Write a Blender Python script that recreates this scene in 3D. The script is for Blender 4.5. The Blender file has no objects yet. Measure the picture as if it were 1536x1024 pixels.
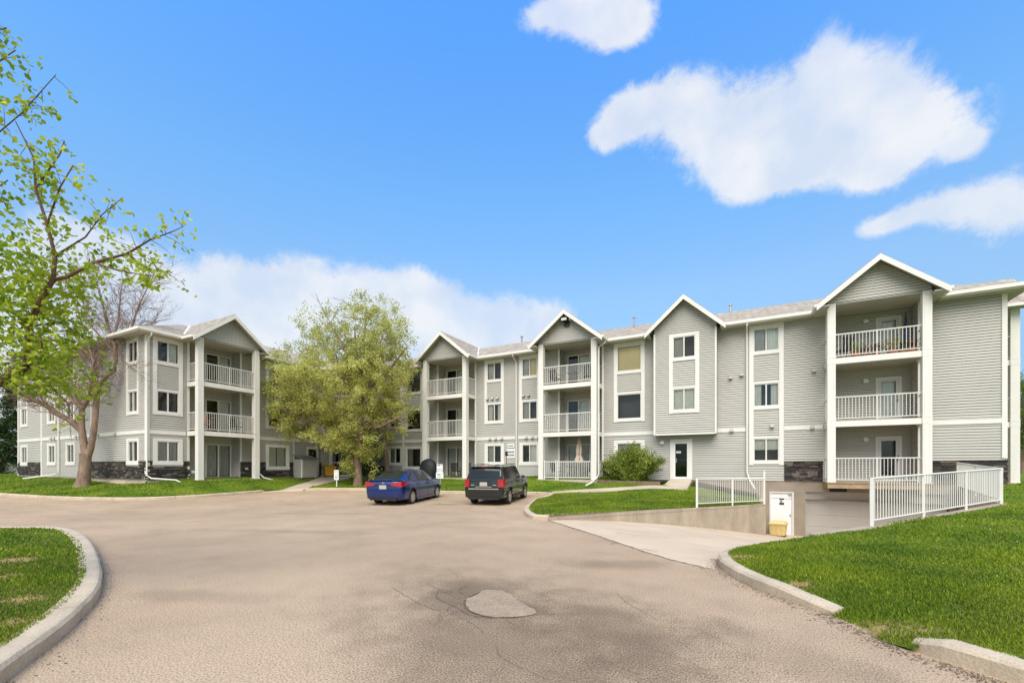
import bpy, bmesh, math, random
import numpy as np
from mathutils import Vector, Matrix
from mathutils.geometry import delaunay_2d_cdt

random.seed(7)
RNG = np.random.default_rng(11)
scene = bpy.context.scene
COL = scene.collection
R = math.radians
EYE = 1.6            # height of the survey point (the photographer's eye) above the asphalt
YAW = 0.4829         # the view is turned this far to the left of the building grid's +Y
SN, CS = math.sin(YAW), math.cos(YAW)


# ------------------------------------------------------------------ materials
def new_mat(name):
    m = bpy.data.materials.new(name)
    m.use_nodes = True
    nt = m.node_tree
    nt.nodes.clear()
    out = nt.nodes.new('ShaderNodeOutputMaterial')
    return m, nt, out


def N(nt, t, **kw):
    n = nt.nodes.new(t)
    for k, v in kw.items():
        if k.startswith('i_'):
            n.inputs[k[2:].replace('_', ' ')].default_value = v
        elif k.startswith('n') and k[1:].isdigit():
            n.inputs[int(k[1:])].default_value = v
        else:
            setattr(n, k, v)
    return n


def ramp(nt, stops):
    n = nt.nodes.new('ShaderNodeValToRGB')
    e = n.color_ramp.elements
    while len(e) < len(stops):
        e.new(0.5)
    for i, (p, c) in enumerate(stops):
        e[i].position = p
        e[i].color = (c[0], c[1], c[2], 1) if not isinstance(c, (int, float)) else (c, c, c, 1)
    return n


def mul(c, k):
    return tuple(min(1, x * k) for x in c)


def simple(name, col, rough=0.6, var=0.12, scale=2.0, bump=0.0, bscale=60.0, metal=0.0, spec=0.4, fine=0.0, stretch=(1, 1, 1)):
    """principled surface with soft procedural colour variation, optional fine grain and bump"""
    m, nt, out = new_mat(name)
    b = N(nt, 'ShaderNodeBsdfPrincipled', i_Roughness=rough, i_Metallic=metal)
    b.inputs['Specular IOR Level'].default_value = spec
    tc = N(nt, 'ShaderNodeTexCoord')
    mp = N(nt, 'ShaderNodeMapping')
    mp.inputs['Scale'].default_value = stretch
    nt.links.new(tc.outputs['Object'], mp.inputs['Vector'])
    no = N(nt, 'ShaderNodeTexNoise', i_Scale=scale, i_Detail=6.0, i_Roughness=0.62)
    nt.links.new(mp.outputs[0], no.inputs['Vector'])
    r = ramp(nt, [(0.3, mul(col, 1 - var)), (0.7, mul(col, 1 + var))])
    nt.links.new(no.outputs['Fac'], r.inputs['Fac'])
    last = r.outputs['Color']
    if fine:
        n2 = N(nt, 'ShaderNodeTexNoise', i_Scale=bscale, i_Detail=3.0)
        nt.links.new(mp.outputs[0], n2.inputs['Vector'])
        r2 = ramp(nt, [(0.3, 1 - fine), (0.7, 1.0)])
        nt.links.new(n2.outputs['Fac'], r2.inputs['Fac'])
        mx = N(nt, 'ShaderNodeMixRGB', blend_type='MULTIPLY', i_Fac=1.0)
        nt.links.new(last, mx.inputs['Color1'])
        nt.links.new(r2.outputs['Color'], mx.inputs['Color2'])
        last = mx.outputs['Color']
    nt.links.new(last, b.inputs['Base Color'])
    if bump:
        n3 = N(nt, 'ShaderNodeTexNoise', i_Scale=bscale, i_Detail=4.0)
        nt.links.new(mp.outputs[0], n3.inputs['Vector'])
        bp = N(nt, 'ShaderNodeBump', i_Strength=bump, i_Distance=0.01)
        nt.links.new(n3.outputs['Fac'], bp.inputs['Height'])
        nt.links.new(bp.outputs[0], b.inputs['Normal'])
    nt.links.new(b.outputs[0], out.inputs[0])
    return m


def leaf_mat(name, c1, c2, trans=0.35, rough=0.5, pscale=0.7):
    m, nt, out = new_mat(name)
    g = N(nt, 'ShaderNodeNewGeometry')
    tc = N(nt, 'ShaderNodeTexCoord')
    no = N(nt, 'ShaderNodeTexNoise', i_Scale=pscale, i_Detail=4.0)
    nt.links.new(tc.outputs['Object'], no.inputs['Vector'])
    ad = N(nt, 'ShaderNodeMath', operation='MULTIPLY_ADD', n1=0.55)
    nt.links.new(g.outputs['Random Per Island'], ad.inputs[0])
    sb = N(nt, 'ShaderNodeMath', operation='MULTIPLY_ADD', n1=1.3, n2=-0.4)
    nt.links.new(no.outputs['Fac'], sb.inputs[0])
    nt.links.new(sb.outputs[0], ad.inputs[2])
    r = ramp(nt, [(0.12, c1), (0.95, c2)])
    nt.links.new(ad.outputs[0], r.inputs['Fac'])
    b = N(nt, 'ShaderNodeBsdfPrincipled', i_Roughness=rough)
    b.inputs['Specular IOR Level'].default_value = 0.25
    t = N(nt, 'ShaderNodeBsdfTranslucent')
    nt.links.new(r.outputs['Color'], b.inputs['Base Color'])
    nt.links.new(r.outputs['Color'], t.inputs['Color'])
    mx = N(nt, 'ShaderNodeMixShader', i_Fac=trans)
    nt.links.new(b.outputs[0], mx.inputs[1])
    nt.links.new(t.outputs[0], mx.inputs[2])
    nt.links.new(mx.outputs[0], out.inputs[0])
    return m


def glass_mat(name, tint, refl=0.12, rough=0.015):
    m, nt, out = new_mat(name)
    tr = N(nt, 'ShaderNodeBsdfTransparent')
    tr.inputs['Color'].default_value = (*tint, 1)
    gl = N(nt, 'ShaderNodeBsdfGlossy', i_Roughness=rough)
    gl.inputs['Color'].default_value = (0.9, 0.93, 0.95, 1)
    tc = N(nt, 'ShaderNodeTexCoord')
    no = N(nt, 'ShaderNodeTexNoise', i_Scale=0.9, i_Detail=1.0)
    nt.links.new(tc.outputs['Object'], no.inputs['Vector'])
    bp = N(nt, 'ShaderNodeBump', i_Strength=0.12, i_Distance=0.05)
    nt.links.new(no.outputs['Fac'], bp.inputs['Height'])
    nt.links.new(bp.outputs[0], gl.inputs['Normal'])
    fr = N(nt, 'ShaderNodeFresnel', i_IOR=1.5)
    ad = N(nt, 'ShaderNodeMath', operation='ADD', n1=refl, use_clamp=True)
    nt.links.new(fr.outputs[0], ad.inputs[0])
    mx = N(nt, 'ShaderNodeMixShader')
    nt.links.new(ad.outputs[0], mx.inputs[0])
    nt.links.new(tr.outputs[0], mx.inputs[1])
    nt.links.new(gl.outputs[0], mx.inputs[2])
    nt.links.new(mx.outputs[0], out.inputs[0])
    return m


def shingle_mat():
    m, nt, out = new_mat('asphalt_shingles')
    tc = N(nt, 'ShaderNodeTexCoord')
    sp = N(nt, 'ShaderNodeSeparateXYZ')
    nt.links.new(tc.outputs['Object'], sp.inputs[0])
    ad = N(nt, 'ShaderNodeMath', operation='ADD')
    nt.links.new(sp.outputs['X'], ad.inputs[0])
    nt.links.new(sp.outputs['Y'], ad.inputs[1])
    cb = N(nt, 'ShaderNodeCombineXYZ')
    nt.links.new(ad.outputs[0], cb.inputs['X'])
    zz = N(nt, 'ShaderNodeMath', operation='MULTIPLY', n1=2.1)
    nt.links.new(sp.outputs['Z'], zz.inputs[0])
    nt.links.new(zz.outputs[0], cb.inputs['Y'])
    br = N(nt, 'ShaderNodeTexBrick', i_Scale=1.0)
    br.offset = 0.37
    br.inputs['Brick Width'].default_value = 0.34
    br.inputs['Row Height'].default_value = 0.16
    br.inputs['Mortar Size'].default_value = 0.012
    br.inputs['Color1'].default_value = (0.36, 0.30, 0.235, 1)
    br.inputs['Color2'].default_value = (0.48, 0.415, 0.33, 1)
    br.inputs['Mortar'].default_value = (0.22, 0.19, 0.16, 1)
    nt.links.new(cb.outputs[0], br.inputs['Vector'])
    no = N(nt, 'ShaderNodeTexNoise', i_Scale=3.5, i_Detail=5.0)
    nt.links.new(tc.outputs['Object'], no.inputs['Vector'])
    r = ramp(nt, [(0.3, 0.72), (0.7, 1.15)])
    nt.links.new(no.outputs['Fac'], r.inputs['Fac'])
    mx = N(nt, 'ShaderNodeMixRGB', blend_type='MULTIPLY', i_Fac=1.0)
    nt.links.new(br.outputs['Color'], mx.inputs['Color1'])
    nt.links.new(r.outputs['Color'], mx.inputs['Color2'])
    b = N(nt, 'ShaderNodeBsdfPrincipled', i_Roughness=0.9)
    b.inputs['Specular IOR Level'].default_value = 0.2
    nt.links.new(mx.outputs[0], b.inputs['Base Color'])
    bp = N(nt, 'ShaderNodeBump', i_Strength=0.5, i_Distance=0.02)
    nt.links.new(br.outputs['Color'], bp.inputs['Height'])
    nt.links.new(bp.outputs[0], b.inputs['Normal'])
    nt.links.new(b.outputs[0], out.inputs[0])
    return m


def asphalt_mat():
    m, nt, out = new_mat('worn_asphalt')
    tc = N(nt, 'ShaderNodeTexCoord')
    b = N(nt, 'ShaderNodeBsdfPrincipled', i_Roughness=0.92)
    b.inputs['Specular IOR Level'].default_value = 0.2
    # broad sun-bleached mottling
    n1 = N(nt, 'ShaderNodeTexNoise', i_Scale=0.22, i_Detail=7.0, i_Roughness=0.6)
    nt.links.new(tc.outputs['Object'], n1.inputs['Vector'])
    r1 = ramp(nt, [(0.3, (0.42, 0.303, 0.198)), (0.52, (0.49, 0.357, 0.234)), (0.72, (0.545, 0.402, 0.268))])
    nt.links.new(n1.outputs['Fac'], r1.inputs['Fac'])
    # aggregate
    n2 = N(nt, 'ShaderNodeTexNoise', i_Scale=62.0, i_Detail=5.0, i_Roughness=0.78)
    nt.links.new(tc.outputs['Object'], n2.inputs['Vector'])
    r2 = ramp(nt, [(0.35, 0.10), (0.46, 0.74), (0.55, 1.04), (0.68, 1.5)])
    nt.links.new(n2.outputs['Fac'], r2.inputs['Fac'])
    mx = N(nt, 'ShaderNodeMixRGB', blend_type='MULTIPLY', i_Fac=0.95)
    nt.links.new(r1.outputs['Color'], mx.inputs['Color1'])
    nt.links.new(r2.outputs['Color'], mx.inputs['Color2'])
    last = mx.outputs[0]
    # mid-sized blotches of older, greyer surface
    n4 = N(nt, 'ShaderNodeTexNoise', i_Scale=0.75, i_Detail=8.0, i_Roughness=0.68)
    nt.links.new(tc.outputs['Object'], n4.inputs['Vector'])
    r4 = ramp(nt, [(0.36, 0.87), (0.5, 0.98), (0.66, 1.04)])
    nt.links.new(n4.outputs['Fac'], r4.inputs['Fac'])
    m4 = N(nt, 'ShaderNodeMixRGB', blend_type='MULTIPLY', i_Fac=1.0)
    nt.links.new(last, m4.inputs['Color1'])
    nt.links.new(r4.outputs['Color'], m4.inputs['Color2'])
    last = m4.outputs[0]
    # worn, coarser areas: (x, y, rx, ry, rot, darkness)
    for (x, y, rx, ry, a, dk) in [(-2.9, 4.75, 1.3, .9, -0.5, 0.68), (-2.3, 4.2, 3.1, 2.0, -0.5, 0.76), (-1.6, 3.2, 2.6, 1.3, -0.6, 0.78), (-1.0, 4.2, 1.6, 1.0, -0.6, 0.76), (-1.9, 7.3, 1.2, 0.5, 0.45, 0.74), (-6.2, 3.0, 1.4, .35, .35, .84),
                                  (-10.2, 7.2, 3.0, 0.35, 0.35, 0.84), (-13.2, 10.4, 3.5, 0.3, 0.45, 0.84), (-11.2, 15.4, .8, .25, .4, .55), (-13.0, 16.6, .6, .2, .4, .6), (0.35, 4.4, 1.3, 0.5, -0.7, 0.84)]:
        mp = N(nt, 'ShaderNodeMapping', vector_type='TEXTURE')
        mp.inputs['Location'].default_value = (x, y, 0)
        mp.inputs['Rotation'].default_value = (0, 0, a)
        mp.inputs['Scale'].default_value = (rx, ry, 50)
        nt.links.new(tc.outputs['Object'], mp.inputs['Vector'])
        ln = N(nt, 'ShaderNodeVectorMath', operation='LENGTH')
        nt.links.new(mp.outputs[0], ln.inputs[0])
        nn = N(nt, 'ShaderNodeTexNoise', i_Scale=1.7, i_Detail=6.0, i_Roughness=0.65)
        nt.links.new(tc.outputs['Object'], nn.inputs['Vector'])
        am = N(nt, 'ShaderNodeMath', operation='MULTIPLY_ADD', n1=1.6)
        nt.links.new(nn.outputs['Fac'], am.inputs[0])
        nt.links.new(ln.outputs['Value'], am.inputs[2])
        rr = ramp(nt, [(0.45, dk), (0.80, 1.0)])
        sp_ = N(nt, 'ShaderNodeMath', operation='MULTIPLY_ADD', n1=1.5)
        nt.links.new(n2.outputs['Fac'], sp_.inputs[0])
        nt.links.new(am.outputs[0], sp_.inputs[2])
        h = N(nt, 'ShaderNodeMath', operation='MULTIPLY_ADD', n1=0.40, n2=-.28)
        nt.links.new(sp_.outputs[0], h.inputs[0])
        nt.links.new(h.outputs[0], rr.inputs['Fac'])
        rr.color_ramp.interpolation = 'EASE'
        m2 = N(nt, 'ShaderNodeMixRGB', blend_type='MULTIPLY', i_Fac=1.0)
        nt.links.new(last, m2.inputs['Color1'])
        nt.links.new(rr.outputs['Color'], m2.inputs['Color2'])
        last = m2.outputs[0]
    nt.links.new(last, b.inputs['Base Color'])
    bp = N(nt, 'ShaderNodeBump', i_Strength=0.22, i_Distance=0.008)
    nt.links.new(n2.outputs['Fac'], bp.inputs['Height'])
    nt.links.new(bp.outputs[0], b.inputs['Normal'])
    nt.links.new(b.outputs[0], out.inputs[0])
    return m


BARE = [(-6.05, 1.5, .2), (-8.5, 2.0, .26), (-7.0, 1.8, .2), (-9.9, 2.5, .3), (1.15, 5.45, .3), (1.5, 5.35, .25), (-.05, 8.2, .25), (.6, 6.55, .2)]


def turf_mat():
    m, nt, out = new_mat('turf')
    tc = N(nt, 'ShaderNodeTexCoord')
    n1 = N(nt, 'ShaderNodeTexNoise', i_Scale=0.8, i_Detail=6.0, i_Roughness=0.65)
    nt.links.new(tc.outputs['Object'], n1.inputs['Vector'])
    r1 = ramp(nt, [(0.3, (0.055, 0.12, 0.010)), (0.52, (0.13, 0.21, 0.018)), (0.74, (0.24, 0.26, 0.035)), (0.86, (0.26, 0.21, 0.09))])
    nt.links.new(n1.outputs['Fac'], r1.inputs['Fac'])
    n2 = N(nt, 'ShaderNodeTexNoise', i_Scale=38.0, i_Detail=4.0, i_Roughness=0.7)
    nt.links.new(tc.outputs['Object'], n2.inputs['Vector'])
    r2 = ramp(nt, [(0.3, 0.45), (0.65, 1.2)])
    nt.links.new(n2.outputs['Fac'], r2.inputs['Fac'])
    mx = N(nt, 'ShaderNodeMixRGB', blend_type='MULTIPLY', i_Fac=0.9)
    nt.links.new(r1.outputs['Color'], mx.inputs['Color1'])
    nt.links.new(r2.outputs['Color'], mx.inputs['Color2'])
    b = N(nt, 'ShaderNodeBsdfPrincipled', i_Roughness=0.95)
    b.inputs['Specular IOR Level'].default_value = 0.1
    last = mx.outputs[0]
    for (x, y, r) in BARE:       # worn straw-coloured spots
        vd = N(nt, 'ShaderNodeVectorMath', operation='DISTANCE')
        nt.links.new(tc.outputs['Object'], vd.inputs[0])
        vd.inputs[1].default_value = (x, y, .2)
        ma = N(nt, 'ShaderNodeMath', operation='MULTIPLY_ADD', n1=1.0 / r)
        nt.links.new(vd.outputs['Value'], ma.inputs[0])
        nt.links.new(n2.outputs['Fac'], ma.inputs[2])
        rr = ramp(nt, [(0.62, 1), (0.95, 0)])
        h = N(nt, 'ShaderNodeMath', operation='MULTIPLY', n1=.5)
        nt.links.new(ma.outputs[0], h.inputs[0])
        nt.links.new(h.outputs[0], rr.inputs['Fac'])
        m2 = N(nt, 'ShaderNodeMixRGB', blend_type='MIX')
        nt.links.new(rr.outputs['Color'], m2.inputs['Fac'])
        nt.links.new(last, m2.inputs['Color1'])
        m2.inputs['Color2'].default_value = (.40, .27, .13, 1)
        last = m2.outputs[0]
    nt.links.new(last, b.inputs['Base Color'])
    bp = N(nt, 'ShaderNodeBump', i_Strength=0.8, i_Distance=0.03)
    nt.links.new(n2.outputs['Fac'], bp.inputs['Height'])
    nt.links.new(bp.outputs[0], b.inputs['Normal'])
    nt.links.new(b.outputs[0], out.inputs[0])
    return m


SKY_SAT, SKY_VAL, SKY_HUE, CLOUD_BRIGHT, EXPOSURE = 1.0, 1.0, 0.5, 3.65, 0.8
M = {}
M['siding'] = simple('vinyl_siding', (0.475, 0.452, 0.408), 0.55, 0.07, 0.35, 0.05, 25, spec=0.3)
M['trim'] = simple('white_trim', (0.765, 0.73, 0.675), 0.5, 0.06, 1.2, spec=0.35, stretch=(1, 1, .3))
M['rail'] = simple('white_rail', (0.70, 0.68, 0.63), 0.4, 0.04, 1.5)
M['soffit'] = simple('soffit_panel', (0.44, 0.42, 0.37), 0.6, 0.05, 1.0)
M['shingle'] = shingle_mat()
M['concrete'] = simple('foundation_concrete', (0.34, 0.28, 0.215), 0.9, 0.2, 1.1, 0.3, 30, fine=0.15)
M['wallconc'] = simple('retaining_concrete', (0.43, 0.355, 0.265), 0.9, 0.24, 1.3, 0.35, 40, fine=0.18, stretch=(1, 1, .55))
M['kerb'] = simple('kerb_concrete', (0.56, 0.455, 0.325), 0.92, 0.16, 2.2, 0.5, 45, fine=0.22)
M['rampconc'] = simple('driveway_concrete', (0.60, 0.465, 0.325), 0.9, 0.11, 0.6, 0.25, 60, fine=0.12)
M['walk'] = simple('walk_concrete', (0.53, 0.44, 0.34), 0.9, 0.13, 0.9, 0.25, 50, fine=0.14)
M['st1'] = simple('ledge_stone_dark', (0.030, 0.025, 0.024), 0.75, 0.35, 8, 0.6, 40)
M['st2'] = simple('ledge_stone_brown', (0.075, 0.058, 0.048), 0.8, 0.35, 8, 0.6, 40)
M['st3'] = simple('ledge_stone_grey', (0.15, 0.125, 0.105), 0.8, 0.3, 8, 0.6, 40)
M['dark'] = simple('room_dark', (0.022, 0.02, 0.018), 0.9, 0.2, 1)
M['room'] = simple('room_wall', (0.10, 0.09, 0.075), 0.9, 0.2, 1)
M['black'] = simple('black_plastic', (0.018, 0.018, 0.019), 0.45, 0.2, 4)
M['glass'] = glass_mat('window_glass', (0.92, 0.93, 0.90), 0.015)
M['doorglass'] = glass_mat('door_glass', (0.30, 0.31, 0.30), 0.0)
M['curtain'] = simple('curtain_fabric', (0.82, 0.82, 0.74), 0.9, 0.08, 3)
M['curtain2'] = simple('grey_curtain', (0.50, 0.49, 0.44), 0.9, 0.1, 3)
M['tanblind'] = simple('tan_blind', (0.78, 0.64, 0.33), 0.85, 0.06, 2)
M['door'] = simple('painted_door', (0.62, 0.60, 0.57), 0.5, 0.04, 2)
M['garage'] = simple('garage_panel', (0.44, 0.41, 0.365), 0.6, 0.07, 0.6)
M['metal'] = simple('grey_metal', (0.45, 0.45, 0.44), 0.35, 0.1, 5, metal=0.7)
M['deckwood'] = simple('deck_wood', (0.36, 0.26, 0.155), 0.8, 0.18, 3, 0.2, 40)
M['timber'] = simple('weathered_timber', (0.20, 0.135, 0.095), 0.9, 0.25, 3, 0.4, 30)
M['soil'] = simple('dark_mulch', (0.035, 0.026, 0.02), 1, 0.4, 9, 0.8, 40)
M['asphalt'] = asphalt_mat()
M['patch'] = simple('asphalt_patch', (0.44, 0.33, 0.222), 0.95, 0.14, 4.0, 0.4, 70, fine=0.5)
M['crackmat'] = simple('crack_fill', (0.10, 0.075, 0.055), 1, 0.3, 10)
M['paint'] = simple('worn_yellow_paint', (0.50, 0.38, 0.15), 0.9, 0.2, 6)
M['turf'] = turf_mat()
M['blade'] = leaf_mat('grass_blade', (0.05, 0.125, 0.006), (0.31, 0.38, 0.025), 0.3, 0.6, 0.8)
M['blade2'] = leaf_mat('dry_grass_blade', (0.07, 0.12, 0.015), (0.30, 0.27, 0.07), 0.3, 0.6, 1.2)
M['bark'] = simple('bark', (0.30, 0.205, 0.15), 0.95, 0.3, 5, 0.9, 14, fine=0.35, stretch=(1, 1, .3))
M['bark2'] = simple('dark_bark', (0.17, 0.095, 0.06), 0.9, 0.3, 6, 0.8, 20, fine=0.3)
M['maple'] = leaf_mat('maple_leaf', (0.17, 0.28, 0.015), (0.62, 0.68, 0.07), 0.5, 0.45, 1.5)
M['pale'] = leaf_mat('pale_leaf', (0.24, 0.27, 0.04), (0.88, 0.84, 0.31), 0.5, 0.5, 0.45)
M['darkleaf'] = leaf_mat('dark_leaf', (0.012, 0.035, 0.01), (0.06, 0.11, 0.025), 0.2, 0.6, 0.8)
M['bushleaf'] = leaf_mat('shrub_leaf', (0.06, 0.12, 0.012), (0.42, 0.48, 0.08), 0.3, 0.5, 1.6)
M['farleaf'] = leaf_mat('far_leaf', (0.05, 0.11, 0.015), (0.20, 0.28, 0.05), 0.3, 0.6, 0.5)
M['straw'] = leaf_mat('straw_leaf', (0.22, 0.18, 0.05), (0.5, 0.42, 0.18), 0.3, 0.6, 0.5)
M['white'] = simple('white_paint', (0.80, 0.79, 0.76), 0.5, 0.04, 2)
M['ink'] = simple('sign_ink', (0.05, 0.05, 0.06), 0.7, 0.1, 4)
M['yellow'] = simple('yellow_plastic', (0.66, 0.36, 0.03), 0.45, 0.08, 3)
M['cream'] = simple('faded_yellow_plastic', (0.64, 0.50, 0.22), 0.5, 0.12, 3)
M['cloth'] = simple('umbrella_cloth', (0.62, 0.50, 0.40), 0.9, 0.12, 5)
M['blue'] = simple('blue_cloth', (0.07, 0.09, 0.19), 0.9, 0.15, 5)
M['terra'] = simple('terracotta', (0.36, 0.13, 0.07), 0.8, 0.15, 5)
M['pink'] = simple('faded_red_fabric', (0.50, 0.22, 0.17), 0.8, 0.15, 5)
M['bbq'] = simple('black_cover', (0.016, 0.016, 0.018), 0.6, 0.3, 5, 0.3, 8)
M['greywood'] = simple('grey_shed_wood', (0.19, 0.18, 0.165), 0.85, 0.15, 2)


def car_paint(name, col, flake=0.25):
    m, nt, out = new_mat(name)
    b = N(nt, 'ShaderNodeBsdfPrincipled', i_Roughness=0.22, i_Metallic=flake)
    tc = N(nt, 'ShaderNodeTexCoord')
    no = N(nt, 'ShaderNodeTexNoise', i_Scale=3.0, i_Detail=5.0)
    nt.links.new(tc.outputs['Object'], no.inputs['Vector'])
    r = ramp(nt, [(0.3, mul(col, .85)), (0.7, mul(col, 1.12))])
    nt.links.new(no.outputs['Fac'], r.inputs['Fac'])
    nt.links.new(r.outputs[0], b.inputs['Base Color'])
    b.inputs['Coat Weight'].default_value = 0.8
    b.inputs['Coat Roughness'].default_value = 0.06
    nt.links.new(b.outputs[0], out.inputs[0])
    return m


M['carblue'] = car_paint('blue_car_paint', (0.004, 0.022, 0.13))
M['cargreen'] = car_paint('charcoal_green_car_paint', (0.012, 0.015, 0.014))
M['carglass'] = simple('tinted_car_glass', (0.012, 0.015, 0.014), 0.10, 0.1, 1, spec=0.4)
M['tyre'] = simple('tyre_rubber', (0.02, 0.02, 0.02), 0.85, 0.2, 8)
M['alloy'] = simple('alloy_wheel', (0.55, 0.55, 0.55), 0.3, 0.05, 4, metal=0.8)
M['red'] = simple('red_lens', (0.34, 0.010, 0.012), 0.15, 0.1, 6, spec=0.7)
M['chrome'] = simple('bright_trim', (0.62, 0.62, 0.62), 0.2, 0.03, 4, metal=0.85)
M['plate'] = simple('licence_plate', (0.42, 0.40, 0.38), 0.5, 0.05, 20)
M['lens'] = simple('lamp_lens', (0.75, 0.74, 0.68), 0.3, 0.03, 4)


# ------------------------------------------------------------------ mesh helpers
class MB:
    def __init__(self):
        self.v, self.f, self.mi, self.mats = [], [], [], []

    def m(self, key):
        if key not in self.mats:
            self.mats.append(key)
        return self.mats.index(key)

    def poly(self, pts, key):
        i = len(self.v)
        self.v.extend([tuple(p) for p in pts])
        self.f.append(tuple(range(i, i + len(pts))))
        self.mi.append(self.m(key))

    def hexa(self, p, key):
        """8 points: p[0:4] one face loop, p[4:8] the opposite one in the same order"""
        i = len(self.v)
        self.v.extend([tuple(q) for q in p])
        k = self.m(key)
        for a in ((3, 2, 1, 0), (4, 5, 6, 7), (0, 1, 5, 4), (1, 2, 6, 5), (2, 3, 7, 6), (3, 0, 4, 7)):
            self.f.append(tuple(i + j for j in a))
            self.mi.append(k)

    def box(self, x0, x1, y0, y1, z0, z1, key):
        self.hexa([(x0, y0, z0), (x1, y0, z0), (x1, y1, z0), (x0, y1, z0), (x0, y0, z1), (x1, y0, z1), (x1, y1, z1), (x0, y1, z1)], key)

    def fbox(self, fr, u0, u1, z0, z1, o0, o1, key):
        P = fr.P
        self.hexa([P(u0, z0, o1), P(u1, z0, o1), P(u1, z0, o0), P(u0, z0, o0), P(u0, z1, o1), P(u1, z1, o1), P(u1, z1, o0), P(u0, z1, o0)], key)

    def tube(self, pts, rad, key, n=8, cap=True):
        pts = [Vector(p) for p in pts]
        if isinstance(rad, (int, float)):
            rad = [rad] * len(pts)
        k = self.m(key)
        rings = []
        up = Vector((0.13, 0.31, 0.94))
        for i, p in enumerate(pts):
            t = (pts[min(i + 1, len(pts) - 1)] - pts[max(i - 1, 0)])
            if t.length < 1e-9:
                t = Vector((0, 0, 1))
            t.normalize()
            a = t.cross(up)
            if a.length < 1e-3:
                a = t.cross(Vector((1, 0, 0)))
            a.normalize()
            b = t.cross(a)
            base = len(self.v)
            for j in range(n):
                th = 2 * math.pi * j / n
                self.v.append(tuple(p + (a * math.cos(th) + b * math.sin(th)) * rad[i]))
            rings.append(base)
        for r0, r1 in zip(rings, rings[1:]):
            for j in range(n):
                self.f.append((r0 + j, r0 + (j + 1) % n, r1 + (j + 1) % n, r1 + j))
                self.mi.append(k)
        if cap:
            self.f.append(tuple(rings[0] + j for j in range(n))[::-1])
            self.mi.append(k)
            self.f.append(tuple(rings[-1] + j for j in range(n)))
            self.mi.append(k)

    def lathe(self, cx, cy, prof, key, n=20, sx=1.0, sy=1.0):
        """prof: list of (radius, z)"""
        k = self.m(key)
        rings = []
        for r, z in prof:
            b = len(self.v)
            for j in range(n):
                th = 2 * math.pi * j / n
                self.v.append((cx + r * sx * math.cos(th), cy + r * sy * math.sin(th), z))
            rings.append(b)
        for r0, r1 in zip(rings, rings[1:]):
            for j in range(n):
                self.f.append((r0 + j, r0 + (j + 1) % n, r1 + (j + 1) % n, r1 + j))
                self.mi.append(k)
        self.f.append(tuple(rings[-1] + j for j in range(n)))
        self.mi.append(k)

    def build(self, name, parent=None, smooth=False, loc=None, world=True):
        me = bpy.data.meshes.new(name)
        v = self.v
        if loc is not None:
            v = [(p[0] - loc[0], p[1] - loc[1], p[2] - loc[2]) for p in v]
        me.from_pydata(v, [], self.f)
        for k in self.mats:
            me.materials.append(M[k])
        me.polygons.foreach_set('material_index', self.mi)
        if smooth:
            me.polygons.foreach_set('use_smooth', [True] * len(self.f))
        me.update()
        o = bpy.data.objects.new(name, me)
        COL.objects.link(o)
        if loc is not None:
            o.location = loc
        set_parent(o, parent, world)
        return o


def set_parent(o, parent, world=True):
    if parent is None:
        return
    o.parent = parent
    if world and parent.type == 'EMPTY':      # the mesh is in world coordinates: keep it there
        o.matrix_parent_inverse = (Matrix.Translation(parent.location) @ parent.rotation_euler.to_matrix().to_4x4()).inverted()


class Frame:
    """a vertical wall plane: u runs left to right seen from outside, n points outwards"""
    def __init__(self, ox, oy, ux, uy):
        l = math.hypot(ux, uy)
        self.o = (ox, oy)
        self.u = (ux / l, uy / l)
        self.n = (uy / l, -ux / l)

    def P(self, u, z, off=0.0):
        return (self.o[0] + self.u[0] * u + self.n[0] * off, self.o[1] + self.u[1] * u + self.n[1] * off, z)


def np_mesh(name, verts, faces, mats, mi=None, parent=None, smooth=False):
    """verts (n,3), faces (m,k) arrays"""
    me = bpy.data.meshes.new(name)
    verts = np.asarray(verts, np.float32)
    faces = np.asarray(faces, np.int32)
    m, k = faces.shape
    me.vertices.add(len(verts))
    me.vertices.foreach_set('co', verts.ravel())
    me.loops.add(m * k)
    me.loops.foreach_set('vertex_index', faces.ravel())
    me.polygons.add(m)
    me.polygons.foreach_set('loop_start', np.arange(m, dtype=np.int32) * k)
    me.polygons.foreach_set('loop_total', np.full(m, k, np.int32))
    for q in mats:
        me.materials.append(M[q])
    if mi is not None:
        me.polygons.foreach_set('material_index', np.asarray(mi, np.int32))
    me.update(calc_edges=True)
    me.validate()
    o = bpy.data.objects.new(name, me)
    COL.objects.link(o)
    set_parent(o, parent)
    return o


def tag(o, label=None, cat=None, group=None, kind=None):
    if label:
        o['label'] = label
    if cat:
        o['category'] = cat
    if group:
        o['group'] = group
    if kind:
        o['kind'] = kind
    return o


def thing(name, label, cat, loc=(0, 0, 0), rz=0.0, group=None):
    o = bpy.data.objects.new(name, None)
    o.empty_display_size = 0.3
    COL.objects.link(o)
    o.location = loc
    o.rotation_euler = (0, 0, rz)
    return tag(o, label, cat, group)


def site(l, h, d):
    """metres to the right of, above the asphalt and ahead of the survey point -> world"""
    return (l * CS - d * SN, l * SN + d * CS, h)


LAP = 0.118


GAP, LIP = 0.020, 0.024


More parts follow.
